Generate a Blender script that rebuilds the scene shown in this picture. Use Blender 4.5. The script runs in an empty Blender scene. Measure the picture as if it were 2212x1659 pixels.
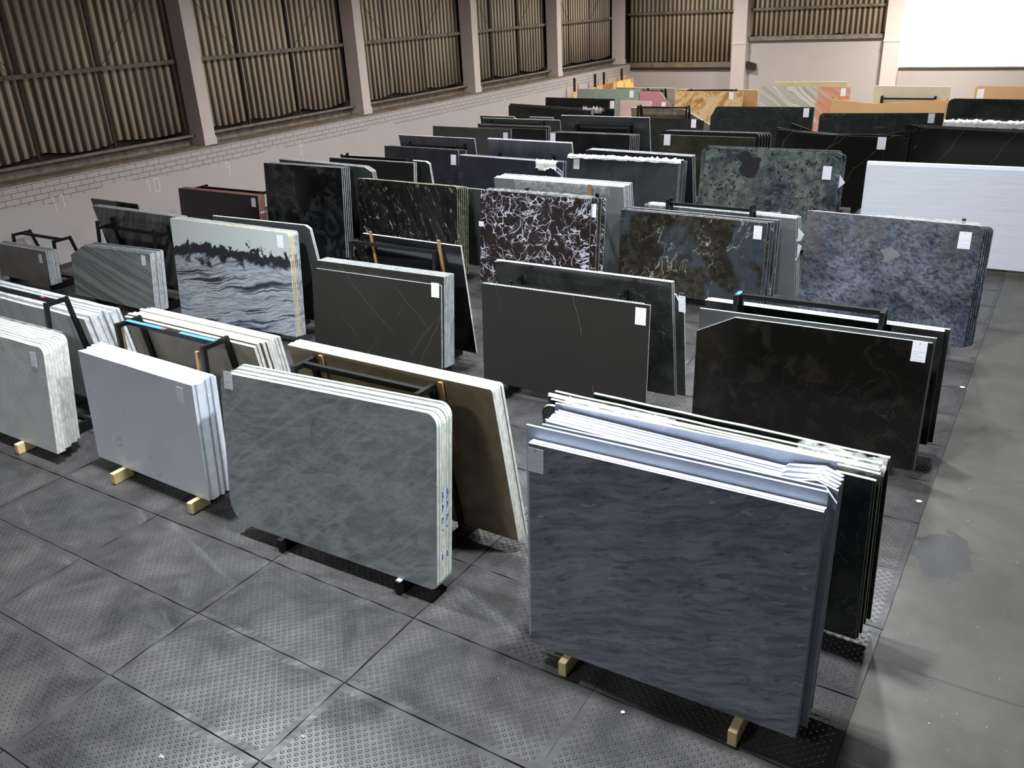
import bpy, bmesh, math, random
from mathutils import Matrix, Vector
sc = bpy.context.scene
col = sc.collection
R = math.radians

# ------------------------------------------------------------------ camera
yaw, pitch, roll = -0.58386, -0.41961, -0.05271
fw = Vector((math.sin(yaw)*math.cos(pitch), math.cos(yaw)*math.cos(pitch), math.sin(pitch)))
rt = Vector((math.cos(yaw), -math.sin(yaw), 0)); up = rt.cross(fw)
r2 = rt*math.cos(roll)+up*math.sin(roll); u2 = -rt*math.sin(roll)+up*math.cos(roll)
cam = bpy.data.objects.new('camera', bpy.data.cameras.new('camera'))
cam.matrix_world = Matrix((( r2.x, u2.x, -fw.x, 0), (r2.y, u2.y, -fw.y, 0), (r2.z, u2.z, -fw.z, 5.5), (0, 0, 0, 1)))
cam.data.sensor_width = 36; cam.data.lens = 30.217; cam.data.clip_end = 300
col.objects.link(cam); sc.camera = cam

# ------------------------------------------------------------------ world, hall lamps and added fill lights
w = bpy.data.worlds.new('world'); sc.world = w; w.use_nodes = True
wn = w.node_tree; bg = wn.nodes['Background']
tcw = wn.nodes.new('ShaderNodeTexCoord'); sxyz = wn.nodes.new('ShaderNodeSeparateXYZ')
wr = wn.nodes.new('ShaderNodeValToRGB'); wr.color_ramp.elements[0].position = 0.0; wr.color_ramp.elements[1].position = 0.9
wr.color_ramp.elements[0].color = (.34, .35, .38, 1); wr.color_ramp.elements[1].color = (.085, .085, .09, 1)
wn.links.new(tcw.outputs['Generated'], sxyz.inputs[0]); wn.links.new(sxyz.outputs[2], wr.inputs[0]); wn.links.new(wr.outputs[0], bg.inputs[0])
bg.inputs[1].default_value = 0.17
sc.view_settings.view_transform = 'Standard'; sc.view_settings.look = 'None'
sc.view_settings.exposure = 0.0; sc.view_settings.gamma = 1.0; sc.view_settings.use_curve_mapping = False

def lamp(x, y, z, power, color=(1, 1, 1), sx=.45, sy=.45, spread=150):
    l = bpy.data.lights.new('bay_or_fill_light', 'AREA'); l.shape = 'RECTANGLE'; l.size = sx; l.size_y = sy
    l.energy = power*.42; l.color = color; l.spread = R(spread)
    o = bpy.data.objects.new('bay_or_fill_light', l); o.location = (x, y, z); col.objects.link(o); return o
COOL = (.93, .97, 1.0); WARM = (1, .89, .76)
lamp(-2.6, 6.1, 7.6, 1600, COOL, .35, .35); lamp(-9.4, 6.1, 7.8, 1800, COOL, .35, .35)
lamp(-2.5, 10.9, 7.6, 1000, COOL, .35, .35); lamp(-9.4, 11.2, 8.0, 700, COOL, .35, .35)
lamp(-6.0, -4.0, 8.0, 1050, COOL, 1.5, 1.5); lamp(-14.0, -3.5, 8.0, 750, COOL, 1.5, 1.5)  # unseen front fill, added to light the slab faces
lamp(-10.0, 18.5, 9.0, 1050, (.92, .93, 1), .8, .8); lamp(-2.0, 17.0, 8.5, 900, (.93, .95, 1), .8, .8)  # unseen fill, left one strengthened for the dim fourth row
lamp(-14.5, 17.7, 8.5, 800, (1, .91, .84), .8, .8); lamp(-14.5, 24.6, 8.5, 900, (1, .90, .83), .8, .8)  # added to brighten the left wall and its columns
lamp(-8.5, 25.0, 8.5, 800, (.97, .97, 1), .8, .8)  # added fill over the fifth and sixth rows
lamp(-14.5, 31.6, 8.5, 1100, (1, .92, .86), .8, .8); lamp(-4.0, 30.0, 9.0, 1500, (1, .93, .85), 1, 1)  # unseen fill, left one placed for the wall columns
lamp(-16.0, 39.5, 8.0, 1400, (1, .92, .87), 1, 1); lamp(-6.0, 40.0, 7.5, 2800, (1, .91, .82), 1, 1)  # unseen fill, strengthened to brighten the far wall and column

# ------------------------------------------------------------------ node helpers
class Mat:
    def __init__(s, name, rough=.35, metal=0., spec=.5):
        s.m = bpy.data.materials.new(name); s.m.use_nodes = True; s.t = s.m.node_tree
        s.b = s.t.nodes['Principled BSDF']; s.b.inputs['Roughness'].default_value = rough
        s.b.inputs['Metallic'].default_value = metal; s.b.inputs['Specular IOR Level'].default_value = spec
        s.tc = s.t.nodes.new('ShaderNodeTexCoord').outputs['Object']
        inf = s.t.nodes.new('ShaderNodeObjectInfo'); s.rnd = inf.outputs['Random']
    def put(s, inp, v):
        if isinstance(v, bpy.types.NodeSocket): s.t.links.new(v, inp)
        elif isinstance(v, tuple) and len(v) == 3 and inp.type == 'RGBA': inp.default_value = (*v, 1)
        else: inp.default_value = v
    def node(s, ty, **k):
        n = s.t.nodes.new('ShaderNode'+ty)
        for a, v in k.items(): setattr(n, a, v)
        return n
    def math(s, op, a, b=0., c=None):
        n = s.node('Math', operation=op); s.put(n.inputs[0], a); s.put(n.inputs[1], b)
        if c is not None: s.put(n.inputs[2], c)
        return n.outputs[0]
    def coord(s, rot=(0, 0, 0), scale=(1, 1, 1), loc=(0, 0, 0), seed=True, src=None):
        n = s.node('Mapping'); s.put(n.inputs['Vector'], src or s.tc)
        n.inputs['Rotation'].default_value = [R(a) for a in rot]
        if scale != (1, 1, 1):                              # turn first, stretch after, so streaks follow the turn
            n2 = s.node('Mapping'); s.put(n2.inputs['Vector'], n.outputs[0]); n2.inputs['Scale'].default_value = scale; n = n2
        n.inputs['Location'].default_value = loc
        if not seed: return n.outputs[0]
        v = s.node('VectorMath', operation='ADD'); s.put(v.inputs[0], n.outputs[0])
        c = s.node('CombineXYZ'); sd = s.math('MULTIPLY', s.rnd, 37.); s.put(c.inputs[0], sd); s.put(c.inputs[1], sd); s.put(c.inputs[2], sd)
        s.put(v.inputs[1], c.outputs[0]); return v.outputs[0]
    def noise(s, v, scale, detail=4., dist=0., rough=.55, out=0):
        n = s.node('TexNoise'); s.put(n.inputs['Vector'], v); n.inputs['Scale'].default_value = scale
        n.inputs['Detail'].default_value = detail; n.inputs['Distortion'].default_value = dist; n.inputs['Roughness'].default_value = rough
        return n.outputs[out]
    def vor(s, v, scale, feature='DISTANCE_TO_EDGE', out='Distance'):
        n = s.node('TexVoronoi', feature=feature); s.put(n.inputs['Vector'], v); n.inputs['Scale'].default_value = scale
        return n.outputs[out]
    def warp(s, v, scale, amt):
        n = s.noise(v, scale, 3, out=1); q = s.node('VectorMath', operation='SUBTRACT'); s.put(q.inputs[0], n); q.inputs[1].default_value = (.5, .5, .5)
        sc_ = s.node('VectorMath', operation='SCALE'); s.put(sc_.inputs[0], q.outputs[0]); sc_.inputs['Scale'].default_value = amt
        a = s.node('VectorMath', operation='ADD'); s.put(a.inputs[0], v); s.put(a.inputs[1], sc_.outputs[0]); return a.outputs[0]
    def ramp(s, f, stops, inter='LINEAR'):
        n = s.node('ValToRGB'); s.put(n.inputs[0], f); e = n.color_ramp.elements; n.color_ramp.interpolation = inter
        while len(e) < len(stops): e.new(.5)
        for q, (p, c) in zip(e, stops):
            q.position = p; q.color = (c, c, c, 1) if isinstance(c, (int, float)) else (*c, 1)
        return n.outputs[0]
    def step(s, f, a, b): return s.ramp(f, [(a, 0), (b, 1)])
    def line(s, f, mid, wd):                                # thin band where f is near mid
        d = s.math('ABSOLUTE', s.math('SUBTRACT', f, mid)); return s.ramp(s.math('DIVIDE', d, wd), [(0, 1), (1, 0)])
    def cracks(s, rot, spacing, hw, wob=.25, keep=.5, dens=1.1, seed=True):   # nearly straight thin cracks, broken by a mask
        v = s.coord((0, rot, 0), seed=seed); x = s.xyz(v)[0]; n = s.math('ADD', s.mul(s.math('SUBTRACT', s.noise(v, .9, 3), .5), wob*2), s.mul(s.math('SUBTRACT', s.noise(v, 9, 3), .5), wob*.12))
        f = s.math('FRACT', s.math('DIVIDE', s.math('ADD', x, n), spacing)); l = s.line(f, .5, hw/spacing)
        return s.mul(l, s.ramp(s.noise(s.coord((0, rot, 0), (1, 1, .6), (7, 3, 1), seed=seed), dens, 4, .3), [(keep, 0), (keep+.06, 1)]))
    def mul(s, a, b): return s.math('MULTIPLY', a, b)
    def mix(s, f, a, b):
        n = s.node('Mix', data_type='RGBA'); s.put(n.inputs[0], f); s.put(n.inputs[6], a); s.put(n.inputs[7], b); return n.outputs[2]
    def bump(s, h, strength=.3, dist=.01):
        n = s.node('Bump'); s.put(n.inputs['Height'], h); n.inputs['Strength'].default_value = strength; n.inputs['Distance'].default_value = dist
        s.put(s.b.inputs['Normal'], n.outputs[0])
    def col(s, v): s.put(s.b.inputs['Base Color'], v); return s
    def xyz(s, v=None):
        n = s.node('SeparateXYZ'); s.put(n.inputs[0], v or s.tc); return n.outputs

def stone(name, c1, c2, scale=2., dist=.6, rough=.28, rot=0, stretch=1., veins=(), spec=.5):
    """mottled stone; veins: (colour, scale, half width, distortion, strength, rotation, stretch)"""
    m = Mat(name, rough, spec=spec)
    v = m.coord((0, rot, 0), (1/stretch, 1, 1)); c = m.mix(m.ramp(m.noise(v, scale, 6, dist), [(.35, 0), (.65, 1)]), c1, c2)
    for (vc, vs, hw, vd, st, vr, sx) in veins:
        q = m.coord((0, vr, 0), (1/sx, 1, 1), (3.1*vs, 1.7, 0)); f = m.line(m.noise(q, vs, 3, vd, .5), .5, hw)
        k = m.ramp(m.noise(q, vs*.8, 2, 0), [(.4, 0), (.6, 1)])
        c = m.mix(m.mul(m.mul(f, k), st), c, vc)
    m.col(c); return m
def flat(name, c, rough=.5, metal=0., var=.12, scale=6.):
    m = Mat(name, rough, metal); d = tuple(x*(1-var) for x in c); e = tuple(min(1, x*(1+var)) for x in c)
    m.col(m.mix(m.noise(m.coord(), scale, 4), d, e)); return m

MT = {}
def reg(k, m): MT[k] = m.m
# slab edges: sawn, unpolished stone
def edge(k, c, c2=None):
    m = Mat(k, .75, spec=.25); v = m.coord(scale=(1, 1, 1)); c2 = c2 or tuple(x*.72 for x in c)
    m.col(m.mix(m.ramp(m.noise(v, 9, 5, .5), [(.42, 0), (.62, 1)]), c, c2)); reg(k, m)
edge('edge_white', (.80, .80, .77)); edge('edge_blue', (.78, .83, .93), (.66, .72, .84)); edge('edge_green', (.66, .72, .58), (.34, .42, .32))
edge('edge_pale', (.70, .74, .68), (.55, .58, .5)); edge('edge_cream', (.74, .71, .6), (.5, .48, .36)); edge('edge_grey', (.40, .43, .44), (.24, .27, .28))
edge('edge_light', (.62, .64, .66), (.42, .44, .46)); edge('edge_dark', (.1, .1, .1), (.2, .2, .2)); edge('edge_red', (.36, .2, .18), (.5, .25, .23))
edge('edge_mix', (.56, .57, .62), (.22, .24, .28)); edge('edge_olive', (.45, .45, .33), (.2, .2, .15)); edge('edge_yellow', (.75, .62, .38), (.7, .5, .25))

# white stone with green-grey clouds (front left)
m = Mat('cloudy_white_marble', .3); v = m.warp(m.coord((0, -30, 0)), 1.4, .8)
c = m.mix(m.ramp(m.noise(v, 1.6, 6, 1.0), [(.3, 0), (.7, 1)]), (.60, .64, .62), (.46, .52, .49))
top = m.ramp(m.math('MULTIPLY_ADD', m.xyz()[2], .7, -.2), [(.3, 0), (.9, 1)])
c = m.mix(m.mul(m.line(m.noise(v, 3.2, 5, 1.4), .5, .035), top), c, (.27, .33, .30)); m.col(c); reg('cloudy', m)
# white stone, vertical streaks
m = Mat('streaked_white_marble', .35); v = m.coord(scale=(6, 1, .35))
c = m.mix(m.ramp(m.noise(v, 1.6, 5, .3), [(.35, 0), (.7, 1)]), (.72, .75, .75), (.48, .52, .52)); m.col(c); reg('streaked', m)
# plain bluish white
m = Mat('speckled_white_marble', .3); v = m.coord((0, -55, 0), (1.6, 1, .5))
c = m.mix(m.ramp(m.noise(v, .9, 4, .6), [(.35, 0), (.7, 1)]), (.70, .71, .78), (.62, .66, .68))
c = m.mix(m.mul(m.ramp(m.noise(v, 5, 3), [(.68, 0), (.74, 1)]), .6), c, (.36, .4, .4)); m.col(c); reg('speckled', m)
reg('beige', stone('beige_limestone', (.42, .39, .31), (.34, .315, .25), 3, .4, .4))
# mottled grey-green
m = Mat('grey_soapstone', .4); v = m.coord((0, 3, 0), (.6, 1, 1.2)); n1 = m.noise(v, 2.6, 12, .9, .74)
c = m.mix(m.ramp(n1, [(.34, 0), (.64, 1)]), (.17, .187, .198), (.30, .325, .33))
c = m.mix(m.mul(m.ramp(m.noise(v, 26, 5, .2, .7), [(.4, 0), (.7, 1)]), .35), c, (.14, .155, .165))
v2 = m.coord((0, 10, 0), (.35, 1, 1.3)); c = m.mix(m.mul(m.line(m.noise(v2, 2.6, 10, .6, .7), .52, .05), .45), c, (.40, .44, .42))
v3 = m.coord((0, 38, 0), (.22, 1, 1.5)); c = m.mix(m.mul(m.line(m.noise(v3, 1.4, 8, .4, .65), .5, .03), .45), c, (.40, .44, .43))
c = m.mix(m.mul(m.ramp(m.noise(m.coord(scale=(1.4, 1, .7)), 4.5, 8, .7, .7), [(.62, 0), (.69, 1)]), .55), c, (.075, .085, .115)); m.col(c); reg('soap', m)
reg('brown', stone('brown_marble', (.21, .165, .09), (.34, .27, .165), 2.2, .9, .3, veins=[((.22, .18, .12), 2.5, .02, 1, .4, 20, 1)]))
# blue-grey with dark streaks and white flecks
m = Mat('blue_grey_marble', .38); v = m.coord((0, 17, 0), (.16, 1, 1), src=m.warp(m.coord(), .55, .5), seed=False)
c = m.mix(m.ramp(m.noise(v, 13, 10, .25, .7), [(.38, 0), (.6, 1)]), (.15, .168, .20), (.29, .31, .355))
c = m.mix(m.mul(m.ramp(m.noise(v, 34, 6, .3, .62), [(.55, 0), (.64, 1)]), .6), c, (.07, .08, .098))
c = m.mix(m.mul(m.ramp(m.noise(m.coord((0, 14, 0), (.25, 1, 1.3)), 2.3, 6, .5), [(.60, 0), (.70, 1)]), .6), c, (.05, .058, .068))
fl = m.ramp(m.noise(m.coord((0, 14, 0), (.45, 1, 1.3)), 19, 4), [(.64, 0), (.69, 1)]); zone = m.ramp(m.noise(m.coord((0, 14, 0), (.6, 1, 1)), 1.7, 3), [(.46, .06), (.66, 1)])
c = m.mix(m.mul(fl, zone), c, (.48, .51, .55)); m.col(c); reg('bluegrey', m)
reg('lit_bluegrey', stone('lit_blue_grey_marble', (.40, .45, .55), (.33, .38, .47), 2, .5, .3, veins=[((.5, .55, .66), 2, .02, .8, .7, 40, 1)]))  # lit copy of the blue-grey stone, brightness put into the colour
reg('greenblack', stone('green_black_marble', (.012, .016, .013), (.035, .045, .04), 3, 1.2, .16, veins=[((.22, .26, .22), 3, .012, 1.5, .6, 30, 1)]))
reg('taupe', stone('taupe_marble', (.10, .092, .075), (.145, .135, .115), 1.6, .7, .25))
# wavy banded grey-green
def banded(name, light, dark, dark2, rot, sc_, amp, wl=.6, hi=.0):
    m = Mat(name, .25); v = m.warp(m.coord((0, rot, 0), (.35, 1, 1), seed=False), wl, amp)
    z = m.noise(m.coord(scale=(.02, .02, 1), src=v, seed=False), sc_, 6, 0, .7)
    c = m.mix(m.ramp(z, [(.38, 0), (.47, .2), (.5, 1), (.56, .1), (.62, .8), (.7, 0)]), light, dark)
    c = m.mix(m.mul(m.ramp(m.noise(v, 6, 5), [(.45, 0), (.7, 1)]), .35), c, dark2); return m, c, v
m, c, v = banded('banded_grey_marble', (.30, .33, .31), (.10, .115, .125), (.10, .11, .11), -14, 2.6, .5); m.col(c); reg('banded', m)
m = Mat('diagonal_grey_marble', .2); v = m.coord((0, 55, 0), (.12, 1, 1)); c = m.mix(m.ramp(m.noise(v, 7, 5, .2), [(.42, 0), (.6, 1)]), (.055, .056, .052), (.13, .13, .12)); m.col(c); reg('diagonal', m)
# black and white panda marble
m = Mat('panda_marble', .22); base = m.coord(seed=False); v = m.warp(base, 1.1, .35)
zz = m.xyz(v)
bv = m.warp(m.coord((0, 9, 0), (.22, .5, 1), src=v, seed=False), 1.6, .22); b1 = m.noise(m.coord(scale=(.5, .5, 3.6), src=bv, seed=False), 2.6, 10, .3, .72)
low = m.ramp(b1, [(.34, (.012, .014, .02)), (.42, (.04, .047, .065)), (.465, (.28, .31, .36)), (.5, (.50, .54, .59)), (.53, (.13, .15, .19)), (.57, (.40, .44, .49)), (.62, (.05, .06, .08)), (.7, (.3, .33, .37))])
hgt = m.math('ADD', zz[2], m.mul(m.math('SUBTRACT', m.noise(v, 2.6, 6, .8, .65), .5), .9))
c = m.mix(m.ramp(m.math('MULTIPLY', hgt, .5), [(.585, 0), (.63, 1)]), low, (.014, .017, .022))
c = m.mix(m.ramp(m.math('MULTIPLY', hgt, .5), [(.735, 0), (.745, 1)]), c, (.50, .54, .53))
m.col(c); reg('panda', m)
vn = (.34, .36, .34)
m = Mat('dark_veined_limestone', .3); c = m.mix(m.noise(m.coord(), 2, 6, .5), (.015, .0145, .012), (.023, .022, .019))
for r_, sp, k_ in ((-38, .55, .5), (-30, .9, .5), (48, .6, .55)): c = m.mix(m.mul(m.cracks(r_, sp, .0035, .12, k_), .55), c, (.22, .21, .19))
m.col(c); reg('pietra', m)
m = Mat('charcoal_granite', .45); c = m.mix(m.noise(m.coord(), 2, 6, .5), (.014, .014, .013), (.018, .018, .017))
c = m.mix(m.mul(m.cracks(14, 1.25, .0028, .12, .5), .8), c, (.3, .29, .27)); c = m.mix(m.mul(m.cracks(6, .5, .002, .1, .6, 2.), .5), c, (.12, .12, .11)); m.col(c); reg('matte', m)
reg('black', stone('black_granite', (.008, .008, .009), (.014, .014, .015), 2, .5, .15))
reg('coal', stone('smoky_black_marble', (.013, .015, .015), (.035, .036, .034), 1.6, 1, .16, veins=[((.10, .11, .11), 2, .01, 1, .5, 40, 1)]))
m = Mat('brown_black_marble', .16); v = m.warp(m.coord(), 2, .3)
c = m.mix(m.ramp(m.noise(v, 2.6, 7, .9, .62), [(.5, 0), (.75, 1)]), (.005, .0045, .004), (.022, .018, .015))
c = m.mix(m.mul(m.mul(m.line(m.vor(v, 3.2), .0, .016), m.ramp(m.noise(v, 1.5, 3), [(.45, 0), (.6, 1)])), .35), c, (.05, .045, .04))
c = m.mix(m.mul(m.cracks(58, .85, .004, .12, .56), .6), c, (.26, .24, .21)); m.col(c); reg('brownblack', m)
m = Mat('clouded_black_marble', .14); v = m.warp(m.coord(), 2.4, .4)
c = m.mix(m.ramp(m.noise(v, 1.7, 10, 1.6, .68), [(.46, 0), (.72, 1)]), (.007, .008, .009), (.075, .08, .085))
c = m.mix(m.ramp(m.noise(v, 1.1, 3, .2), [(.55, 0), (.58, 1)]), c, (.006, .006, .006)); m.col(c); reg('clouded', m)
m = Mat('gold_veined_black_marble', .14); v = m.warp(m.coord((0, -66, 0), (.3, 1, 1.6)), 2.5, .3)
c = m.mix(m.ramp(m.noise(v, 2.6, 5, .6), [(.5, 0), (.8, 1)]), (.007, .007, .007), (.03, .03, .028))
k = m.ramp(m.noise(m.coord(), 7, 2), [(.5, 0), (.62, 1)])
c = m.mix(m.mul(m.line(m.noise(v, 2.4, 4, .7), .5, .012), k), c, (.55, .55, .48))
c = m.mix(m.mul(m.line(m.noise(v, 4.2, 4, .7), .46, .01), .3), c, (.3, .3, .27)); m.col(c); reg('goldvein', m)
m = Mat('white_cracked_black_marble', .2); v = m.warp(m.warp(m.coord(), 3.2, .32), 14, .06)
c = m.mix(m.noise(v, 3, 4), (.018, .012, .012), (.032, .023, .023))
k1 = m.ramp(m.noise(m.coord(), 1.5, 4, .3), [(.44, 0), (.6, 1)])
wdt = m.math('MULTIPLY', m.ramp(m.noise(v, 3.5, 4), [(.47, 0), (.68, 1)]), .045)
e1 = m.math('LESS_THAN', m.vor(v, 4.6), wdt)
q = m.warp(m.warp(m.coord((0, 25, 0), (.7, 1, 1.3)), 5, .3), 16, .06); e2 = m.math('LESS_THAN', m.vor(q, 10), m.math('MULTIPLY', m.mul(m.ramp(m.noise(q, 4.2, 4), [(.48, 0), (.6, 1)]), k1), .11))
e3 = m.mul(m.line(m.noise(m.warp(m.coord((0, -50, 0), (.5, 1, 1)), 8, .06), 2.0, 6, .6, .6), .5, .010), m.ramp(m.noise(v, 1.9, 3), [(.48, 0), (.56, 1)]))
for r_, sp, kp in ((25, .55, .5), (-48, .6, .52), (72, .7, .5), (-12, .5, .55)): e3 = m.math('MAXIMUM', e3, m.cracks(r_, sp, .009, .5, kp, 1.6))
c = m.mix(m.math('MAXIMUM', m.math('MAXIMUM', e1, m.mul(e2, .7)), m.mul(e3, .9)), c, (.66, .67, .76)); m.col(c); reg('cracked', m)
m = Mat('brecciated_brown_marble', .2); v = m.warp(m.coord(), 3, .3)
v = m.warp(v, 18, .05); cell = m.vor(v, 15, 'F1', 'Color'); cs = m.node('SeparateColor'); m.put(cs.inputs[0], cell)
brown = m.mix(m.mul(cs.outputs[0], m.ramp(m.noise(v, 3, 6), [(.35, .2), (.65, 1)])), (.014, .013, .009), (.062, .055, .04)); blue = m.mix(m.noise(v, 5, 6), (.014, .02, .026), (.075, .09, .105))
sel = m.ramp(m.noise(m.coord(), .75, 4, .4), [(.49, 0), (.53, 1)]); c = m.mix(sel, brown, blue)
c = m.mix(m.mul(m.line(m.noise(m.warp(m.coord((0, 60, 0), (.6, 1, 1)), 7, .1), 1.8, 5, .5), .5, .006), m.ramp(m.noise(v, 3, 4), [(.42, 0), (.55, 1)])), c, (.42, .42, .36)); m.col(c); reg('breccia', m)
m = Mat('pebbled_blue_granite', .28); v = m.warp(m.coord((0, -20, 0), (.8, 1, 1.1)), 14, .06); n1 = m.noise(m.coord(), 1.1, 6, .6, .6)
cell = m.node('SeparateColor'); m.put(cell.inputs[0], m.vor(v, 27, 'F1', 'Color')); cel2 = m.node('SeparateColor'); m.put(cel2.inputs[0], m.vor(v, 12, 'F1', 'Color'))
f = m.math('MULTIPLY_ADD', cell.outputs[0], .5, m.math('MULTIPLY_ADD', cel2.outputs[1], .25, m.math('MULTIPLY', m.noise(v, 30, 5), .45)))
z = m.ramp(n1, [(.38, 0), (.62, 1)]); c = m.mix(m.ramp(f, [(.3, 0), (.85, 1)]), m.mix(z, (.017, .022, .032), (.055, .064, .085)), m.mix(z, (.075, .088, .115), (.20, .215, .27)))
hgt = m.ramp(m.math('MULTIPLY_ADD', m.noise(m.coord(), 2, 5), .9, m.math('MULTIPLY', m.xyz()[2], .25)), [(.78, 0), (.96, 1)])
c = m.mix(m.mul(hgt, .4), c, (.15, .13, .115)); c = m.mix(m.ramp(m.noise(m.coord(), 34, 2), [(.73, 0), (.75, 1)]), c, (.6, .62, .65)); m.col(c); reg('pebbled', m)
m = Mat('green_grey_marble', .22); v = m.warp(m.warp(m.coord((0, 30, 0), (.9, 1, 1.1)), 2.6, .5), 11, .07)
z = m.ramp(m.noise(m.coord(), 1.2, 5, .6), [(.42, 0), (.6, 1)]); c = m.mix(m.ramp(m.noise(v, 3.4, 12, .9, .74), [(.38, 0), (.66, 1)]), m.mix(z, (.022, .028, .036), (.04, .05, .045)), m.mix(z, (.08, .095, .11), (.20, .235, .20)))
f1 = m.vor(v, 8.5, 'F1'); c = m.mix(m.mul(m.ramp(f1, [(.30, 1), (.40, 0)]), m.ramp(m.noise(v, 2.4, 3), [(.46, 0), (.56, 1)])), c, (.018, .022, .027))
c = m.mix(m.mul(m.line(m.vor(v, 4.4), 0, .035), m.ramp(m.noise(v, 3.4, 4), [(.42, 0), (.58, .8)])), c, (.24, .28, .26))
patch = m.ramp(m.noise(m.warp(m.coord((0, 0, 0), (1, 1, 1.2), (.4, 0, 2)), 5, .06), .95, 3, .2), [(.585, 0), (.60, 1)]); c = m.mix(patch, c, (.026, .026, .027))
c = m.mix(m.mul(m.cracks(62, 1.3, .004, .3, .48), .7), c, (.38, .42, .42)); m.col(c); reg('verde', m)
reg('slate', stone('dark_slate', (.03, .035, .038), (.045, .05, .052), 2, .8, .3, 60, 3, veins=[((.1, .11, .11), 1.2, .006, .4, .7, 85, 3)]))
reg('greenslate', stone('green_slate', (.045, .052, .048), (.06, .068, .062), 2, .6, .35))
reg('purple', stone('blue_black_granite', (.022, .023, .031), (.032, .034, .045), 1.6, .6, .2, veins=[((.09, .09, .13), 1.2, .004, .3, .6, 80, 3)]))
reg('bluedust', stone('dusty_blue_granite', (.055, .058, .074), (.095, .098, .12), 3, .4, .45, 90, 3))
reg('grey', stone('plain_grey_limestone', (.17, .18, .185), (.20, .21, .215), 1.5, .6, .35, veins=[((.13, .14, .14), 1.6, .03, .8, .4, 30, 2)]))
reg('darkgrey', stone('plain_dark_grey_granite', (.045, .05, .052), (.06, .066, .068), 2, .4, .35))
m = Mat('linear_white_marble', .35); v = m.coord(scale=(.04, .1, 5)); c = m.mix(m.ramp(m.noise(v, 24, 5, 0, .75), [(.36, 0), (.62, 1)]), (.86, .89, .95), (.66, .71, .80)); m.col(c); reg('linear', m)
reg('olive', stone('olive_brown_marble', (.018, .019, .013), (.042, .041, .027), 1.3, .9, .18, veins=[((.09, .1, .08), 2, .012, 1, .5, 30, 1)]))
m = Mat('line_veined_black_marble', .14); c = m.mix(m.mul(m.cracks(-34, .95, .005, .35, .34, .7), .6), (.008, .008, .007), (.28, .25, .21))
c = m.mix(m.mul(m.cracks(-52, 1.7, .005, .3, .42, .7), .5), c, (.28, .25, .21)); m.col(c); reg('lined', m)
reg('forest', stone('forest_green_granite', (.014, .018, .016), (.024, .029, .025), 3, .8, .25, veins=[((.16, .19, .15), 3, .008, .8, .6, 10, 3)]))
reg('palegreen', stone('pale_green_marble', (.30, .37, .31), (.24, .31, .26), 2.4, .8, .3, veins=[((.15, .20, .18), 3, .03, 1.2, .6, 60, 1)]))
reg('pink', stone('pink_marble', (.48, .24, .27), (.42, .20, .24), 1.5, .5, .3))
reg('palpink', stone('pale_pink_onyx', (.70, .55, .50), (.62, .46, .42), 2, .6, .3))
m = Mat('orange_onyx', .25); v = m.warp(m.coord((0, 50, 0), (.6, 1, 1)), 1.6, .8)
c = m.ramp(m.noise(v, 1.3, 5, 1.2), [(.3, (.34, .16, .05)), (.42, (.62, .36, .12)), (.48, (.70, .55, .36)), (.55, (.56, .36, .14)), (.65, (.40, .17, .06)), (.75, (.6, .45, .3))]); m.col(c); reg('orange', m)
m, c, v = banded('wave_marble', (.72, .72, .65), (.33, .34, .29), (.55, .55, .48), -38, 3.2, .9, .9)
mask = m.ramp(m.math('ADD', m.math('MULTIPLY', m.xyz()[0], .25), m.mul(m.noise(v, 1.5, 2), .25)), [(.63, 0), (.65, 1)])
c = m.mix(m.mul(mask, m.ramp(m.noise(v, 3, 4, 1), [(.3, 1), (.6, .55)])), c, (.62, .25, .12)); m.col(c); reg('wave', m)
reg('cream', stone('cream_onyx', (.78, .68, .46), (.72, .6, .38), 1.5, .6, .25))
reg('palonyx', stone('white_onyx', (.75, .73, .62), (.7, .66, .52), 1.5, .6, .25))
reg('peach', stone('peach_onyx', (.68, .42, .2), (.62, .38, .2), 1.2, .6, .25))
reg('beigemarble', stone('beige_veined_marble', (.52, .47, .38), (.42, .38, .3), 2, 1, .3, veins=[((.2, .18, .15), 1.6, .03, 1.5, .7, 50, 1)]))
reg('brownmarble', stone('brown_grey_marble', (.30, .25, .18), (.17, .15, .12), 2.6, 1.2, .3, veins=[((.5, .45, .36), 2.4, .02, 1.5, .5, 20, 1)]))

m = flat('black_painted_steel', (.006, .006, .006), .55, 0, .3); m.b.inputs['Specular IOR Level'].default_value = .25; reg('steel', m)
reg('wood', stone('pale_softwood', (.82, .66, .36), (.68, .52, .26), 3, .4, .6, 0, 6))
reg('batten', stone('brown_softwood', (.40, .24, .10), (.30, .17, .07), 3, .4, .6, 0, 1))
reg('paper', flat('white_paper', (.86, .86, .93), .6, 0, .02)); reg('ink', flat('dark_ink', (.05, .05, .06), .6, 0, 0)); reg('faintink', flat('grey_ink', (.42, .42, .48), .6, 0, 0))
reg('bluetape', flat('blue_tape', (.06, .25, .75), .5, 0, .05)); reg('redtape', flat('red_tape', (.8, .08, .12), .5, 0, .05)); reg('whitetape', flat('white_tape', (.75, .72, .75), .5, 0, .05))
reg('padwhite', flat('white_pad', (.6, .66, .75), .5, 0, .05)); reg('bluemark', flat('blue_marker', (.03, .10, .45), .6, 0, .05))
m = Mat('plastic_wrap', .18); m.col((.85, .86, .85)); m.bump(m.noise(m.coord(), 28, 4, .6), .9, .02)
tr = m.node('BsdfTransparent'); mx = m.node('MixShader'); f = m.ramp(m.noise(m.coord(), 9, 4, .5), [(.35, .06), (.7, .42)]); m.put(mx.inputs[0], f)
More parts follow.
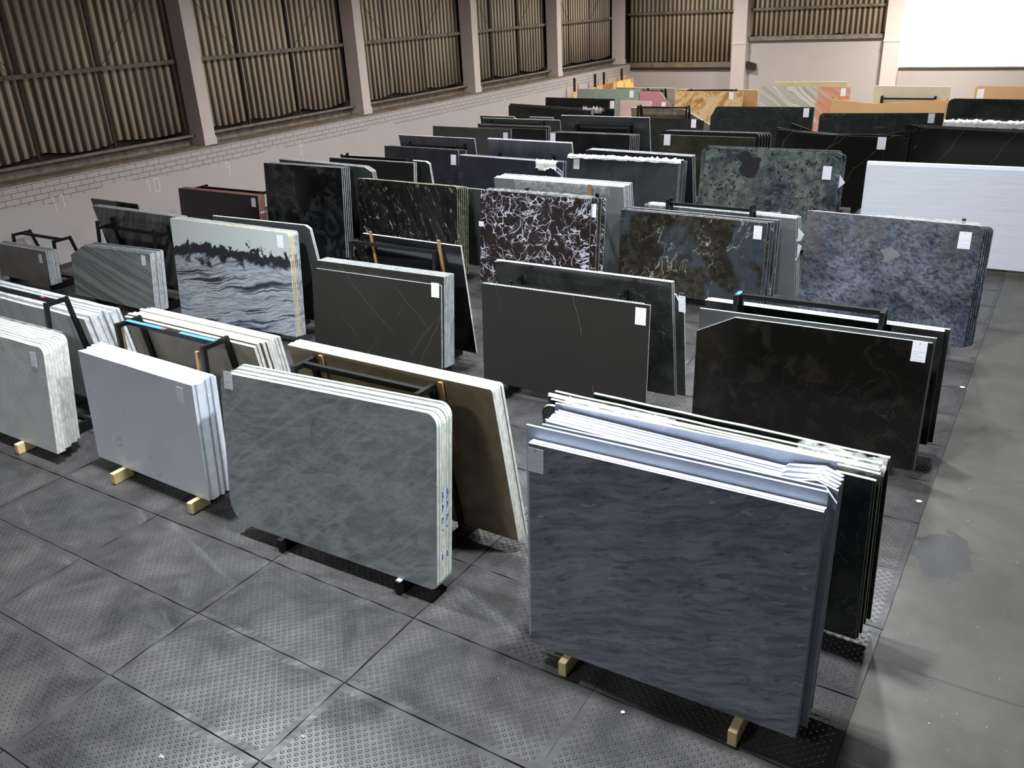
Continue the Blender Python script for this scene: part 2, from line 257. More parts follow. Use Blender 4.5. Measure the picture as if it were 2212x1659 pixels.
m.put(mx.inputs[1], tr.outputs[0]); m.put(mx.inputs[2], m.b.outputs[0]); m.t.links.new(mx.outputs[0], m.t.nodes['Material Output'].inputs[0]); reg('film', m)
m = Mat('white_foam', .6); m.col((.82, .83, .84)); m.bump(m.noise(m.coord(), 20, 4), .8, .02); reg('foam', m)

# ------------------------------------------------------------------ mesh helpers
def tag(o, label=None, cat=None, group=None, kind=None):
    if label: o['label'] = label
    if cat: o['category'] = cat
    if group: o['group'] = group
    if kind or cat: o['kind'] = kind or 'thing'
    return o
def mesh(name, bm, mats, parent=None):
    me = bpy.data.meshes.new(name); bmesh.ops.recalc_face_normals(bm, faces=bm.faces); bm.to_mesh(me); bm.free()
    for k in (mats if isinstance(mats, (list, tuple)) else [mats]): me.materials.append(MT[k])
    o = bpy.data.objects.new(name, me); col.objects.link(o); o.parent = parent; return o
def empty(name, loc, rz=0):
    o = bpy.data.objects.new(name, None); o.location = loc; o.rotation_euler = (0, 0, rz); o.empty_display_size = .1; col.objects.link(o); return o
def box(bm, a, b, mi=0):
    vs = [bm.verts.new((x, y, z)) for x in (a[0], b[0]) for y in (a[1], b[1]) for z in (a[2], b[2])]
    for q in ((0, 1, 3, 2), (4, 6, 7, 5), (0, 4, 5, 1), (2, 3, 7, 6), (0, 2, 6, 4), (1, 5, 7, 3)):
        f = bm.faces.new([vs[i] for i in q]); f.material_index = mi
def bar(bm, p, q, w, d, upv=(1, 0, 0), mi=0):
    """rectangular tube from p to q, w along upv, d across"""
    p = Vector(p); q = Vector(q); ax = (q-p).normalized(); u = Vector(upv); u = (u-ax*u.dot(ax)).normalized(); v = ax.cross(u)
    r = [[bm.verts.new(c+u*sx*w/2+v*sy*d/2) for sx, sy in ((-1, -1), (1, -1), (1, 1), (-1, 1))] for c in (p, q)]
    for i in range(4):
        j = (i+1) % 4; f = bm.faces.new((r[0][i], r[0][j], r[1][j], r[1][i])); f.material_index = mi
    for k in (0, 1): f = bm.faces.new(r[k]); f.material_index = mi
def prism(bm, pts, t, mi=0, ms=1, y0=0.):
    """outline pts (x, z) extruded from y0 to y0+t; caps get material mi, rim ms"""
    a = [bm.verts.new((x, y0, z)) for x, z in pts]; b = [bm.verts.new((x, y0+t, z)) for x, z in pts]; n = len(pts)
    for vs in (a, b[::-1]): f = bm.faces.new(vs); f.material_index = mi
    for i in range(n):
        j = (i+1) % n; f = bm.faces.new((a[i], a[j], b[j], b[i])); f.material_index = ms

# ------------------------------------------------------------------ building shell
m = Mat('painted_block_wall', .8, spec=.2); s = m.xyz(); cv = m.node('CombineXYZ'); m.put(cv.inputs[0], s[1]); m.put(cv.inputs[1], s[2])
br = m.node('TexBrick'); m.put(br.inputs['Vector'], cv.outputs[0]); br.inputs['Scale'].default_value = 1.0; br.inputs['Mortar Size'].default_value = .007; br.inputs['Mortar Smooth'].default_value = .1
br.inputs['Brick Width'].default_value = .36; br.inputs['Row Height'].default_value = .135; br.inputs['Color1'].default_value = (1, 1, 1, 1); br.inputs['Color2'].default_value = (.93, .93, .93, 1); br.inputs['Mortar'].default_value = (.28, .24, .21, 1)
low = m.ramp(m.math('ADD', s[2], m.mul(m.noise(m.coord(seed=False), .8, 3), .55)), [(.0, 0), (1, 1)])
lw = m.math('GREATER_THAN', m.math('ADD', s[2], m.mul(m.noise(m.coord(seed=False), .5, 4), .5)), 1.84)
pl = m.mix(m.noise(m.coord(seed=False), 1.2, 5), (.53, .49, .49), (.60, .56, .55))
blk = m.mix(1.0, pl, pl); mm = m.node('Mix', data_type='RGBA', blend_type='MULTIPLY'); m.put(mm.inputs[0], lw); m.put(mm.inputs[6], pl); m.put(mm.inputs[7], br.outputs[0])
cr = m.line(m.noise(m.coord(scale=(1, .3, 3), seed=False), .8, 2, .2), .5, .0012); c = m.mix(m.mul(cr, .4), mm.outputs[2], (.25, .22, .2)); m.col(c)
m.bump(m.mul(br.outputs[1], lw), -.5, .02); reg('wall', m)
m = Mat('painted_plaster', .8, spec=.2); c = m.mix(m.noise(m.coord(seed=False), .9, 5), (.50, .46, .44), (.57, .53, .51)); m.col(c); reg('plaster', m)
reg('columnpaint', flat('column_paint', (.72, .64, .61), .7, 0, .04, 2)); reg('ledge', stone('dusty_ledge', (.16, .125, .095), (.26, .21, .165), 2.5, .6, .9, 90, 4, spec=.1))
reg('girt', stone('dusty_steel_angle', (.17, .145, .12), (.3, .26, .22), 4, .3, .8)); reg('darkbeam', flat('dark_brown_beam', (.03, .018, .014), .6))
def corr(name, ax):
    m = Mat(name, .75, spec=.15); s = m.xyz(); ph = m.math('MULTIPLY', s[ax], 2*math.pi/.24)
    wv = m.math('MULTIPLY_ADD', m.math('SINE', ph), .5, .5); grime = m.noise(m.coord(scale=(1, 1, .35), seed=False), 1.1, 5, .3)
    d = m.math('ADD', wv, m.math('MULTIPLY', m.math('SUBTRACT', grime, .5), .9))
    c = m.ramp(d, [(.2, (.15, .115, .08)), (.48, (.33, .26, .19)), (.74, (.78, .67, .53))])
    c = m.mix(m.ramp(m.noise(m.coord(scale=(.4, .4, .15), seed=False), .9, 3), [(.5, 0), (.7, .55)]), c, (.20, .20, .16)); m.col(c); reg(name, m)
corr('corrugated_left', 1); corr('corrugated_far', 0)

# concrete floor with joints and a stain
m = Mat('concrete_floor', .5); v = m.coord(seed=False); s = m.xyz()
c = m.mix(m.ramp(m.noise(v, .7, 8, .6, .62), [(.35, 0), (.65, 1)]), (.048, .046, .040), (.084, .080, .070))
for jy in (1.4, 6.66, 11.93, 17.17, 22.4, 27.7, 33.0, 38.2):
    yy = m.math('ADD', s[1], m.math('MULTIPLY', m.noise(v, 1.4, 4), .06)); c = m.mix(m.mul(m.line(yy, jy+.03, .022), .8), c, (.03, .03, .028))
dd = m.node('VectorMath', operation='DISTANCE'); m.put(dd.inputs[0], m.coord(scale=(1.25, .75, 1), seed=False)); dd.inputs[1].default_value = (-.5, 6.45, 0)
st = m.math('ADD', dd.outputs['Value'], m.math('MULTIPLY', m.noise(v, 4.5, 4), .5)); c = m.mix(m.ramp(st, [(.60, .8), (.615, 0)]), c, (.030, .031, .034))
c = m.mix(m.mul(m.ramp(m.noise(v, 30, 2), [(.745, 0), (.76, 1)]), .6), c, (.5, .5, .46))
c = m.mix(m.math('LESS_THAN', s[0], -.72), c, (.012, .012, .012)); m.col(c); m.put(m.b.inputs['Roughness'], m.ramp(m.noise(v, 2, 4), [(.3, .38), (.7, .6)])); m.bump(m.noise(v, 40, 4), .15, .004); reg('concrete', m)
bm = bmesh.new(); box(bm, (-21.3, -6, -.25), (14, 45.2, -.017)); tag(mesh('floor', bm, 'concrete'), kind='structure')

# rubber mats
m = Mat('studded_rubber', .36, spec=.45); s = m.xyz(); k = 2*math.pi/.080
st = m.math('MULTIPLY', m.math('SINE', m.math('MULTIPLY', s[0], k)), m.math('SINE', m.math('MULTIPLY', s[1], k)))
st = m.ramp(st, [(.30, 0), (.75, 1)])
ex = m.math('LESS_THAN', m.math('ABSOLUTE', s[0]), .92); ey = m.math('LESS_THAN', m.math('ABSOLUTE', s[1]), .435); inside = m.mul(ex, ey)
h = m.mul(st, inside); v = m.coord(); dust = m.ramp(m.noise(v, 1.5, 8, .5, .65), [(.35, 0), (.7, 1)])
c = m.mix(dust, (.038, .037, .038), (.092, .088, .087)); c = m.mix(m.mul(h, .35), c, (.13, .128, .13))
c = m.mix(m.mul(m.math('SUBTRACT', 1., inside), .75), c, (.042, .040, .041))
c = m.mix(m.mul(m.ramp(m.noise(m.coord((0, 0, 20), (.5, 2, 1)), 1.1, 5, .3), [(.64, 0), (.76, 1)]), .3), c, (.26, .27, .29))
c = m.mix(m.mul(m.ramp(m.noise(v, 7, 3, .4), [(.765, 0), (.79, 1)]), .8), c, (.6, .6, .62)); m.col(c); m.bump(h, 1.0, .012)
m.put(m.b.inputs['Roughness'], m.math('MULTIPLY_ADD', m.math('SUBTRACT', 1., inside), .08, m.ramp(dust, [(0, .27), (1, .42)]))); reg('rubber', m)
bm = bmesh.new(); ms = bmesh.new()
hx, hy, t = .984, .494, .012
pts = [(-hx, -hy), (hx, -hy), (hx, hy), (-hx, hy)]
nx, ny = 24, 12; g = {}; rr = random.Random(3)
for i in range(nx+1):
    for j in range(ny+1):
        x = -hx+2*hx*i/nx; y = -hy+2*hy*j/ny; e = (i in (0, nx)) or (j in (0, ny))
        g[i, j] = ms.verts.new((x, y, t*.5+(.004*math.sin(i*1.1+j) if e else .0015*math.sin(i*.7)*math.cos(j*.9))+t*.5))
for i in range(nx):
    for j in range(ny): ms.faces.new((g[i, j], g[i+1, j], g[i+1, j+1], g[i, j+1]))
rim = [g[i, 0] for i in range(nx+1)]+[g[nx, j] for j in range(1, ny+1)]+[g[i, ny] for i in range(nx-1, -1, -1)]+[g[0, j] for j in range(ny-1, 0, -1)]
lowv = [ms.verts.new((q.co.x, q.co.y, 0)) for q in rim]
for a in range(len(rim)):
    b = (a+1) % len(rim); ms.faces.new((rim[a], lowv[a], lowv[b], rim[b]))
ms.faces.new(lowv[::-1])
mat0 = mesh('rubber_mat', ms, 'rubber')
ORD = ['first', 'second', 'third', 'fourth', 'fifth', 'sixth', 'seventh', 'eighth', 'ninth', 'tenth', 'eleventh', 'twelfth', 'thirteenth', 'fourteenth', 'fifteenth', 'sixteenth', 'seventeenth', 'eighteenth', 'nineteenth', 'twentieth']
rr = random.Random(5); first = True
for j in range(18):
    for i in range(10):
        o = mat0 if first else mat0.copy()
        if not first: col.objects.link(o)
        first = False
        o.location = (-.70-1.98*(i+.5)+rr.uniform(-.006, .006), 1.58+j+rr.uniform(-.004, .004), -.0168)
        o.rotation_euler = (0, 0, R(rr.uniform(-.12, .12))+(math.pi if rr.random() < .5 else 0))
        tag(o, f'studded grey rubber floor mat, {ORD[i]} from the concrete aisle in the {ORD[j]} row', 'floor mat', 'studded rubber mats on the floor')

# left wall: block dado, ledge, columns, girts, corrugated sheets
bm = bmesh.new(); box(bm, (-21.3, -6, -.2), (-21.0, 45, 2.06)); wl = mesh('wall_left', bm, 'wall'); tag(wl, kind='structure')
bm = bmesh.new(); box(bm, (-21.95, -6, 2.06), (-21.0, 45, 2.12)); tag(mesh('trim_1', bm, 'ledge'), kind='structure')
bm = bmesh.new(); box(bm, (-21.66, -6, 2.12), (-21.58, 45, 2.36)); box(bm, (-21.5, -6, 2.36), (-21.40, 45, 2.42)); tag(mesh('trim_2', bm, 'girt'), kind='structure')
bm = bmesh.new(); box(bm, (-22.1, -6, 2.06), (-21.95, 45.4, 9.5)); box(bm, (-22.1, 45.4, 1.8), (-8.2, 45.55, 9.5)); tag(mesh('wall_left', bm, 'darkbeam'), kind='structure')  # dark backing added behind the sheets so no sky shows through
cols_y = [2.9, 9.75, 16.6, 23.45, 30.3, 37.15, 44.0]
def corrwall(name, a0, a1, z0, z1, fixed, axis, mat, gap=.0):
    bm = bmesh.new(); n = int((a1-a0)/.03); prev = None
    for i in range(n+1):
        a = a0+(a1-a0)*i/n; d = .024*math.sin(a*2*math.pi/.24); u = (a-a0)/(a1-a0)*3 % 1.0
        zb = z0+.10*abs(2*u-1)**2+.02*math.sin(a*2.2)
        if axis == 1: v = (bm.verts.new((fixed+d, a, zb)), bm.verts.new((fixed+d, a, z1)))
        else: v = (bm.verts.new((a, fixed-d, zb)), bm.verts.new((a, fixed-d, z1)))
        if prev: bm.faces.new((prev[0], v[0], v[1], prev[1]))
        prev = v
    o = mesh(name, bm, mat); md = o.modifiers.new('thick', 'SOLIDIFY'); md.thickness = .012
    for f in o.data.polygons: f.use_smooth = True
    tag(o, kind='structure'); return o
tn = 3
for i, y in enumerate(cols_y):
    bm = bmesh.new(); box(bm, (-21.62, y, 2.10), (-21.04, y+.40, 9.5)); box(bm, (-21.64, y-.02, 2.10), (-21.02, y+.42, 2.34))
    tag(mesh(f'trim_{tn}', bm, 'columnpaint'), kind='structure'); tn += 1
    if i < len(cols_y)-1:
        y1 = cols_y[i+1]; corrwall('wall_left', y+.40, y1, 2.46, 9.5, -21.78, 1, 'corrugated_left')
        bm = bmesh.new(); box(bm, (-21.72, y+.40, 4.34), (-21.60, y1, 4.44)); box(bm, (-21.72, y+.40, 6.7), (-21.60, y1, 6.8))
        for q in range(13): box(bm, (-21.60, y+.45+q*.5, 4.34), (-21.585, y+.47+q*.5, 4.44))
        tag(mesh(f'trim_{tn}', bm, 'girt'), kind='structure'); tn += 1
        bm = bmesh.new()
        for f in (2.35, 4.5): bar(bm, (-21.735, y+f, 2.3), (-21.735, y+f, 9.5), .07, .05, (0, 1, 0))
        bar(bm, (-21.68, y+.45, 6.6), (-21.68, y+2.3, 4.42), .012, .012); bar(bm, (-21.68, y1-.1, 6.6), (-21.68, y+4.55, 4.42), .012, .012)
        tag(mesh(f'trim_{tn}', bm, 'darkbeam'), kind='structure'); tn += 1
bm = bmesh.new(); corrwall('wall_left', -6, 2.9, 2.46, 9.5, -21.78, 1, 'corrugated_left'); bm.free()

# painted row numbers on the wall
DIG = {'1': [[(-.25, .3), (0, .5), (0, -.5)]], '0': [[(-.2, .5), (.2, .5), (.28, 0), (.2, -.5), (-.2, -.5), (-.28, 0), (-.2, .5)]], '9': [[(.22, .2), (-.2, .1), (-.2, .48), (.22, .5), (.24, 0), (.1, -.5)]], '8': [[(-.2, .45), (.2, .5), (-.2, -.1), (0, -.5), (.22, -.1), (-.2, .45)]]}
reg('chalk', flat('white_chalk', (.85, .83, .83), .8, 0, .02))
for txt, y, z in (('11', 11.9, 1.47), ('10', 14.6, 1.36), ('9', 17.2, 1.36), ('8', 20.2, 1.4)):
    bm = bmesh.new()
    for q, ch in enumerate(txt):
        for pl_ in DIG[ch]:
            for a, b in zip(pl_, pl_[1:]):
                f = lambda p: (-20.997, y+(q-(len(txt)-1)/2)*.24+p[0]*.3, z+p[1]*.36)
                bar(bm, f(a), f(b), .006, .022)
    o = mesh('painted_number', bm, 'chalk', wl)

# far wall
bm = bmesh.new(); box(bm, (-21.3, 45.0, -.2), (-15.3, 45.3, 1.76)); box(bm, (-14.6, 45.0, -.2), (-8.2, 45.3, 3.10)); box(bm, (-7.5, 45.0, -.2), (14, 45.3, 1.78)); tag(mesh('wall_far', bm, 'plaster'), kind='structure')
bm = bmesh.new(); box(bm, (-21.2, 44.9, 1.76), (-15.3, 45.1, 1.86)); tag(mesh(f'trim_{tn}', bm, 'darkbeam'), kind='structure'); tn += 1
reg('gloss', flat('glossy_fascia', (.32, .27, .2), .12, .6, .3, 2)); bm = bmesh.new(); box(bm, (-21.2, 45.05, 1.86), (-15.3, 45.2, 2.12)); tag(mesh(f'trim_{tn}', bm, 'gloss'), kind='structure'); tn += 1
bm = bmesh.new(); box(bm, (-14.6, 44.85, 3.10), (-8.2, 45.3, 3.28)); tag(mesh(f'trim_{tn}', bm, 'girt'), kind='structure'); tn += 1
bm = bmesh.new(); box(bm, (-7.5, 44.9, 1.78), (14, 45.3, 1.83)); tag(mesh(f'trim_{tn}', bm, 'ledge'), kind='structure'); tn += 1
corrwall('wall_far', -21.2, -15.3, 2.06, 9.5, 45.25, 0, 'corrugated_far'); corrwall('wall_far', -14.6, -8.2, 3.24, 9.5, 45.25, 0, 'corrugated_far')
for x0, x1 in ((-21.2, -15.3), (-14.6, -8.2)):
    bm = bmesh.new(); box(bm, (x0, 45.06, 4.45), (x1, 45.16, 4.56)); box(bm, (x0, 45.06, 6.8), (x1, 45.16, 6.9))
    tag(mesh(f'trim_{tn}', bm, 'girt'), kind='structure'); tn += 1
for x in (-15.3, -8.2, -1.1, 6.0):
    bm = bmesh.new(); box(bm, (x, 44.55, -.0), (x+.7, 45.0 if x > -2 else 45.25, 9.5)); box(bm, (x-.02, 44.53, 2.95), (x+.72, 45.02, 3.05))
    if x < -2: tag(mesh(f'trim_{tn}', bm, 'columnpaint'), kind='structure'); tn += 1
    else: bm.free()
m = Mat('daylight_panel', .5); m.col((.9, .88, .82)); m.put(m.b.inputs['Emission Color'], (1., .95, .86)); m.b.inputs['Emission Strength'].default_value = 3.4; reg('daylight', m)
bm = bmesh.new(); box(bm, (-7.5, 45.1, 1.83), (14, 45.2, 9.5)); tag(mesh('window_1', bm, 'daylight'), kind='structure')
bm = bmesh.new(); box(bm, (14, -6, -.2), (14.3, 45.3, 9.5)); tag(mesh('wall_right', bm, 'plaster'), kind='structure')
# small floodlight on the far column
t_ = empty('floodlight', (-14.35, 44.9, 1.95)); tag(t_, 'small dark floodlight fixed beside the far column above the onyx', 'light')
bm = bmesh.new(); prism(bm, [(-.22, -.12), (.22, -.2), (.22, .08), (-.22, .2)], .2, 0, 0, -.14); mesh('lamp_housing', bm, 'darkbeam', t_)
bm = bmesh.new(); bar(bm, (0, .02, 0), (0, .1, 0), .06, .06); mesh('bracket', bm, 'darkbeam', t_)

# ------------------------------------------------------------------ slabs
Z0 = .16
def outline(W, hL, hR, cuts, rr, rough):
    """slab outline, bottom left first; cuts: corner -> ('r', radius) or ('c', dx, dz)"""
    P_ = []
    def rnd(cx, cz, r, a0, a1): return [(cx+r*math.cos(R(a)), cz+r*math.sin(R(a))) for a in [a0+(a1-a0)*i/6 for i in range(7)]]
    k = cuts.get('bl'); P_ += [(0, 0)] if not k else rnd(k[1], k[1], k[1], 180, 270) if k[0] == 'r' else [(0, k[2]), (k[1], 0)]
    k = cuts.get('br'); P_ += [(W, 0)] if not k else rnd(W-k[1], k[1], k[1], 270, 360) if k[0] == 'r' else [(W-k[1], 0), (W, k[2])]
    k = cuts.get('tr'); P_ += [(W, hR)] if not k else rnd(W-k[1], hR-k[1], k[1], 0, 90) if k[0] == 'r' else [(W, hR-k[2]), (W-k[1], hR)]
    if rough:
        n = 9; P_ += [(W*(1-i/n), hR+(hL-hR)*i/n+rr.uniform(-rough, rough*.4)) for i in range(1, n)]
    for q in cuts.get('top', []): P_.append(q)
    k = cuts.get('tl'); P_ += [(0, hL)] if not k else rnd(k[1], hL-k[1], k[1], 90, 180) if k[0] == 'r' else [(k[1], hL), (0, hL-k[2])]
    return P_
def paper_tag(parent, x, z, w=.13, h=.2, y=-.004, rot=0):
    bm = bmesh.new(); box(bm, (-w/2, y, -h), (w/2, y+.002, 0)); p = mesh('paper_tag', bm, 'paper', parent); p.location = (x, 0, z); p.rotation_euler = (0, R(rot), 0)
    p['label'] = 'white paper tag'
    bm = bmesh.new(); bmesh.ops.create_cone(bm, cap_ends=True, segments=12, radius1=.006, radius2=.006, depth=.001, matrix=Matrix.Translation((0, y-.001, -.022)) @ Matrix.Rotation(R(90), 4, 'X'))
    mesh('printed_dot', bm, 'ink', p)
    bm = bmesh.new()
    for zz, a, b in ((-.10, -.38, .38), (-.125, -.38, -.02), (-.15, -.38, .3), (-.18, -.38, .38)): box(bm, (w*a, y-.0012, zz*h/.2-.0012), (w*b, y-.0004, zz*h/.2+.0012))
    mesh('printed_lines', bm, 'faintink', p)
NW = {2: 'two', 3: 'three'}
def ordinal(k, n):
    if n == 1: return None
    return 'front' if k == 0 else 'rearmost' if k == n-1 else ORD[k]
total = 0; STK = {}
def stack(key, d, where, x1, yb, W, hL, hR, lean, yaw_, n, face, edg, t=.022, gap=.008, name='marble_slab', jit=.012, rough=0., cuts=None, var=None, tagat=None, front=None, jh=None, zz=Z0):
    """n leaning slabs; x1, yb: bottom front corner at the right; var: {k: dict(...)} changes slab k"""
    global total
    rr = random.Random(sum(ord(c) for c in key)); cuts = cuts or {}; var = var or {}; y = 0.; out = []; jh = jit if jh is None else jh
    if gap < .0145: t, gap = t+gap-.0025, .0025
    cy, sy = math.cos(R(yaw_)), math.sin(R(yaw_))
    for k in range(n):
        v = var.get(k, {}); tt = v.get('t', t); y += v.get('space', 0.)
        dW = v.get('dW', rr.uniform(-jit, jit) if k else 0); dx = v.get('dx', rr.uniform(-jit, jit) if k else 0); dh = v.get('dh', rr.uniform(-jh, jh) if k else 0)
        w_ = W+dW; bm = bmesh.new(); prism(bm, outline(w_, hL+dh, hR+dh, v.get('cuts', cuts), rr, v.get('rough', rough)), tt)
        o = mesh(v.get('name', name), bm, [v.get('face', face), v.get('edge', edg)])
        lx = -w_+dx; o.location = (x1+lx*cy-y*sy, yb+lx*sy+y*cy, zz)
        if sy != 0 or True: o.rotation_euler = (Matrix.Rotation(R(yaw_), 3, 'Z') @ Matrix.Rotation(R(-lean), 3, 'X')).to_euler()
        y += (tt+v.get('gap', gap))/math.cos(R(lean))
        q = ordinal(k, n)
        if n == 1: lab = f'single {d} slab {where}'
        elif k == 0: lab = f'front slab of the {d} stack {where}' if not front else front
        elif k == n-1: lab = f'rearmost slab of the {d} stack {where}'
        else: lab = f'{ORD[k]} slab from the front, {d} stack {where}'
        if k == 0 and front: lab = front
        tag(o, v.get('label', lab), 'stone slab', None if n == 1 else f'{d} slabs {where}')
        if tagat:
            for (kk, tx, tz, *r) in tagat:
                if kk == k: paper_tag(o, w_+tx if tx < 0 else tx, hR+dh-tz, *(r or []))
        out.append(o); total += 1
    STK[key] = (x1, yb, y, yaw_, lean); return y
def slab_rack(key, label, xl, xr, ya, yb, leanA, leanB, ht, tapes=(), ext=.0, name='a_frame_rack', bh=.10, front=.25, back=.25):
    """ya: back foot of the front stack; yb: front foot of the back stack; legs follow the leaning slabs"""
    cx, cyy = (xl+xr)/2, (ya+yb)/2; root = empty(name, (cx, cyy, 0)); tag(root, label, 'slab rack', 'black steel racks that carry the slabs')
    hw = (xr-xl)/2; s = .055; ka = key; kb = {'a': 'b', 'c': 'e', 'f': 'g', 'h': 'i', 'k': 'l'}.get(key, key+'2'); fa = lambda x: ya-cyy; fb = lambda x: yb-cyy
    if ka in STK: q = STK[ka]; leanA = q[4]; fa = lambda x, q=q: q[1]+q[2]+(x+cx-q[0])*math.tan(R(q[3]))-cyy
    if kb in STK: p = STK[kb]; leanB = p[4]; fb = lambda x, p=p: p[1]+(x+cx-p[0])*math.tan(R(p[3]))-cyy
    ta, tb = math.tan(R(leanA)), math.tan(R(abs(leanB))); ends = []
    for sx in (-hw, hw):
        A = fa(sx)+.036; B = fb(sx)-.036
        for y0, tn_ in ((A, ta), (B, -tb)):
            bm = bmesh.new(); e = ext; z1 = ht+e; bar(bm, (sx, y0, .10), (sx, y0+tn_*(z1-Z0), z1), s, s); mesh('leg', bm, 'steel', root)
        ya_t, yb_t = A+ta*(ht-Z0)+s*.5, B-tb*(ht-Z0)-s*.5
        if yb_t-ya_t > .02:
            bm = bmesh.new(); bar(bm, (sx, ya_t, ht-.03), (sx, yb_t, ht-.03), s, s); mesh('crosspiece', bm, 'steel', root)
        bm = bmesh.new(); box(bm, (sx-.035, A-front, .0), (sx+.035, B+back, .150)); mesh('base_rail', bm, 'steel', root); ends.append(((ya_t+yb_t)/2, (A+B)/2))
    ym = (ends[0][0]+ends[1][0])/2; bm = bmesh.new(); bar(bm, (-hw+s/2, ends[0][0], ht-.03), (hw-s/2, ends[1][0], ht-.03), s, s, (0, 1, 0)); tb_ = mesh('top_bar', bm, 'steel', root)
    for (a, b, mt, nm) in tapes:
        bm = bmesh.new(); box(bm, (-hw+2*hw*a, ym-s*.52, ht-.0026), (-hw+2*hw*b, ym+s*.52, ht+.0006)); q = mesh('tape', bm, mt, tb_); q['label'] = nm
    bm = bmesh.new(); bar(bm, (-hw+s/2, ends[0][1], .13), (hw-s/2, ends[1][1], .13), s, s, (0, 1, 0)); mesh('lower_bar', bm, 'steel', root)
    return root
def bearer(x, y, L, label, w=.075):
    bm = bmesh.new(); box(bm, (-w/2, 0, 0), (w/2, L, .150)); o = mesh('timber_bearer', bm, 'wood'); o.location = (x, y, 0.0005); bv = o.modifiers.new('b', 'BEVEL'); bv.width = .004
    tag(o, label, 'timber block', 'pale timber bearers under the slabs')
def batten(p, q, label, w=.05, d=.022, mt='batten'):
    bm = bmesh.new(); c = Vector(p); bar(bm, (0, 0, 0), tuple(Vector(q)-c), w, d); o = mesh('wooden_batten', bm, mt); o.location = p; tag(o, label, 'wooden strip')
def film(label, x0, x1, y0, y1, z, drop_f, drop_b, lean=6, seed=1, amp=.012, name='plastic_wrap', mt='film', yawd=0, droop=0., cat='plastic sheet'):
    """crumpled sheet laid over the top edges of a stack"""
    rr = random.Random(seed); bm = bmesh.new(); nx_ = max(8, int((x1-x0)/.05)); prof = []
    sl = math.sin(R(lean)); cl = math.cos(R(lean))
    for i in range(5): a = 1-i/4; prof.append((y0-.006-drop_f*a*sl, z-drop_f*a*cl))
    for i in range(1, 7): prof.append((y0+(y1-y0)*i/6, z+.008))
    for i in range(1, 4): a = i/3; prof.append((y1+.008-drop_b*a*sl*(1 if lean > 0 else 1), z-drop_b*a*cl))
    rows = []
    for i in range(nx_+1):
        x = x0+(x1-x0)*i/nx_; row = []; wv = .5+.5*math.sin(i*.7+seed)+rr.uniform(-.3, .3)
        for j, (y, zz) in enumerate(prof):
            f = drop_f*.35*wv if j == 0 else 0
            row.append(bm.verts.new((x+rr.uniform(-.008, .008), y-(abs(rr.gauss(0, amp*.4)) if j < 5 else 0)+(abs(rr.gauss(0, amp*.4)) if j > 10 else 0), zz+f+abs(rr.gauss(0, amp)) if 4 <= j <= 10 else zz+f)))
        rows.append(row)
    for a, b in zip(rows, rows[1:]):
        for j in range(len(prof)-1): bm.faces.new((a[j], b[j], b[j+1], a[j+1]))
    o = mesh(name, bm, mt)
    for f in o.data.polygons: f.use_smooth = True
    if yawd: o.rotation_euler = (0, 0, R(yawd)); 
    tag(o, label, cat); return o

# ---- front row, y about 5.3
T = [(0, -.14, .05)]                                    # tag near the top right corner of the front slab
d = stack('a', 'cloudy white', 'at the far front left', -10.95, 5.27, 3.1, 1.49, 1.49, 8, 0, 11, 'cloudy', 'edge_white', .03, .011, cuts={'tr': ('r', .1)}, rough=.008, jit=.03,
      var={k: {'dx': -.02*k+.02*(k % 3), 'dh': .012*(k % 3)-.01} for k in range(1, 11)}, tagat=[(0, -.26, .10)], front='front slab, white with grey-green clouds, cut by the left frame edge')
for k in (0,): pass
b = stack('b', 'streaked white', 'behind the far-left rack', -11.42, 6.60, 3.6, 1.52, 1.52, -8, -1, 13, 'streaked', 'edge_light', .03, .013, rough=.012, jit=.035)
slab_rack('a', 'black A-frame rack at the far front left with a red sticker', -14.2, -11.6, 5.27+d, 6.60, 8, -8, 2.0, [(.86, .89, 'redtape', 'small red sticker')])
bearer(-11.8, 5.16, .55, 'timber block under the cloudy white slab at far left'); bearer(-13.6, 5.16, .55, 'timber block under the cut-off end of the cloudy white stack')
d = stack('c', 'smooth white', 'second from left, front row', -8.06, 5.44, 2.30, 1.50, 1.49, 4, -1.5, 8, 'speckled', 'edge_blue', .03, .014, rough=.004, jit=.025, tagat=[(0, -.24, .07)], front='front slab, smooth bluish white, on two pale timber blocks')
stack('e', 'cream edged beige', 'behind the blue-taped rack', -7.85, 6.58, 2.55, 1.72, 1.72, -8, -.8, 8, 'beige', 'edge_white', .03, .012, jit=.02, var={1: {'space': .02}, 2: {'space': .03}, 3: {'space': .03}})
slab_rack('c', 'black A-frame rack with blue tape behind the smooth white slabs', -10.0, -8.28, 5.44+d, 6.58, 4, -8, 1.95, [(.0, .42, 'bluetape', 'blue tape'), (.43, .455, 'redtape', 'small red sticker'), (.62, 1, 'bluetape', 'blue tape')])
bearer(-9.78, 5.29, .28, 'timber block under the left end of the smooth white slab'); bearer(-8.26, 5.29, .28, 'timber block under the right end of the smooth white slab')
batten((-10.07, 6.0, .16), (-10.07, 6.08, 1.93), 'brown wooden strip on the left post of the blue-taped rack', .06, .05)
batten((-8.40, 5.86, .5), (-8.40, 5.95, 1.86), 'brown wooden strip on the right front post of the blue-taped rack', .05, .035)
bs = [(-9.25, .0), (-8.3, .0)]
d = stack('f', 'mottled grey', 'in the middle of the front row', -4.57, 5.37, 2.92, 1.79, 1.86, 7.9, 1.6, 7, 'soap', 'edge_pale', .03, .009, cuts={'tr': ('r', .12), 'tl': ('r', .13), 'br': ('r', .08), 'bl': ('r', .28)}, jit=.014, tagat=[(0, .13, .05)], front='large mottled grey slab with rounded corners, front row')
slab_rack('f', 'black A-frame rack between the mottled grey and brown slabs', -6.68, -5.03, 5.37+d, 6.49, 7.9, -9.5, 2.02, front=.37)
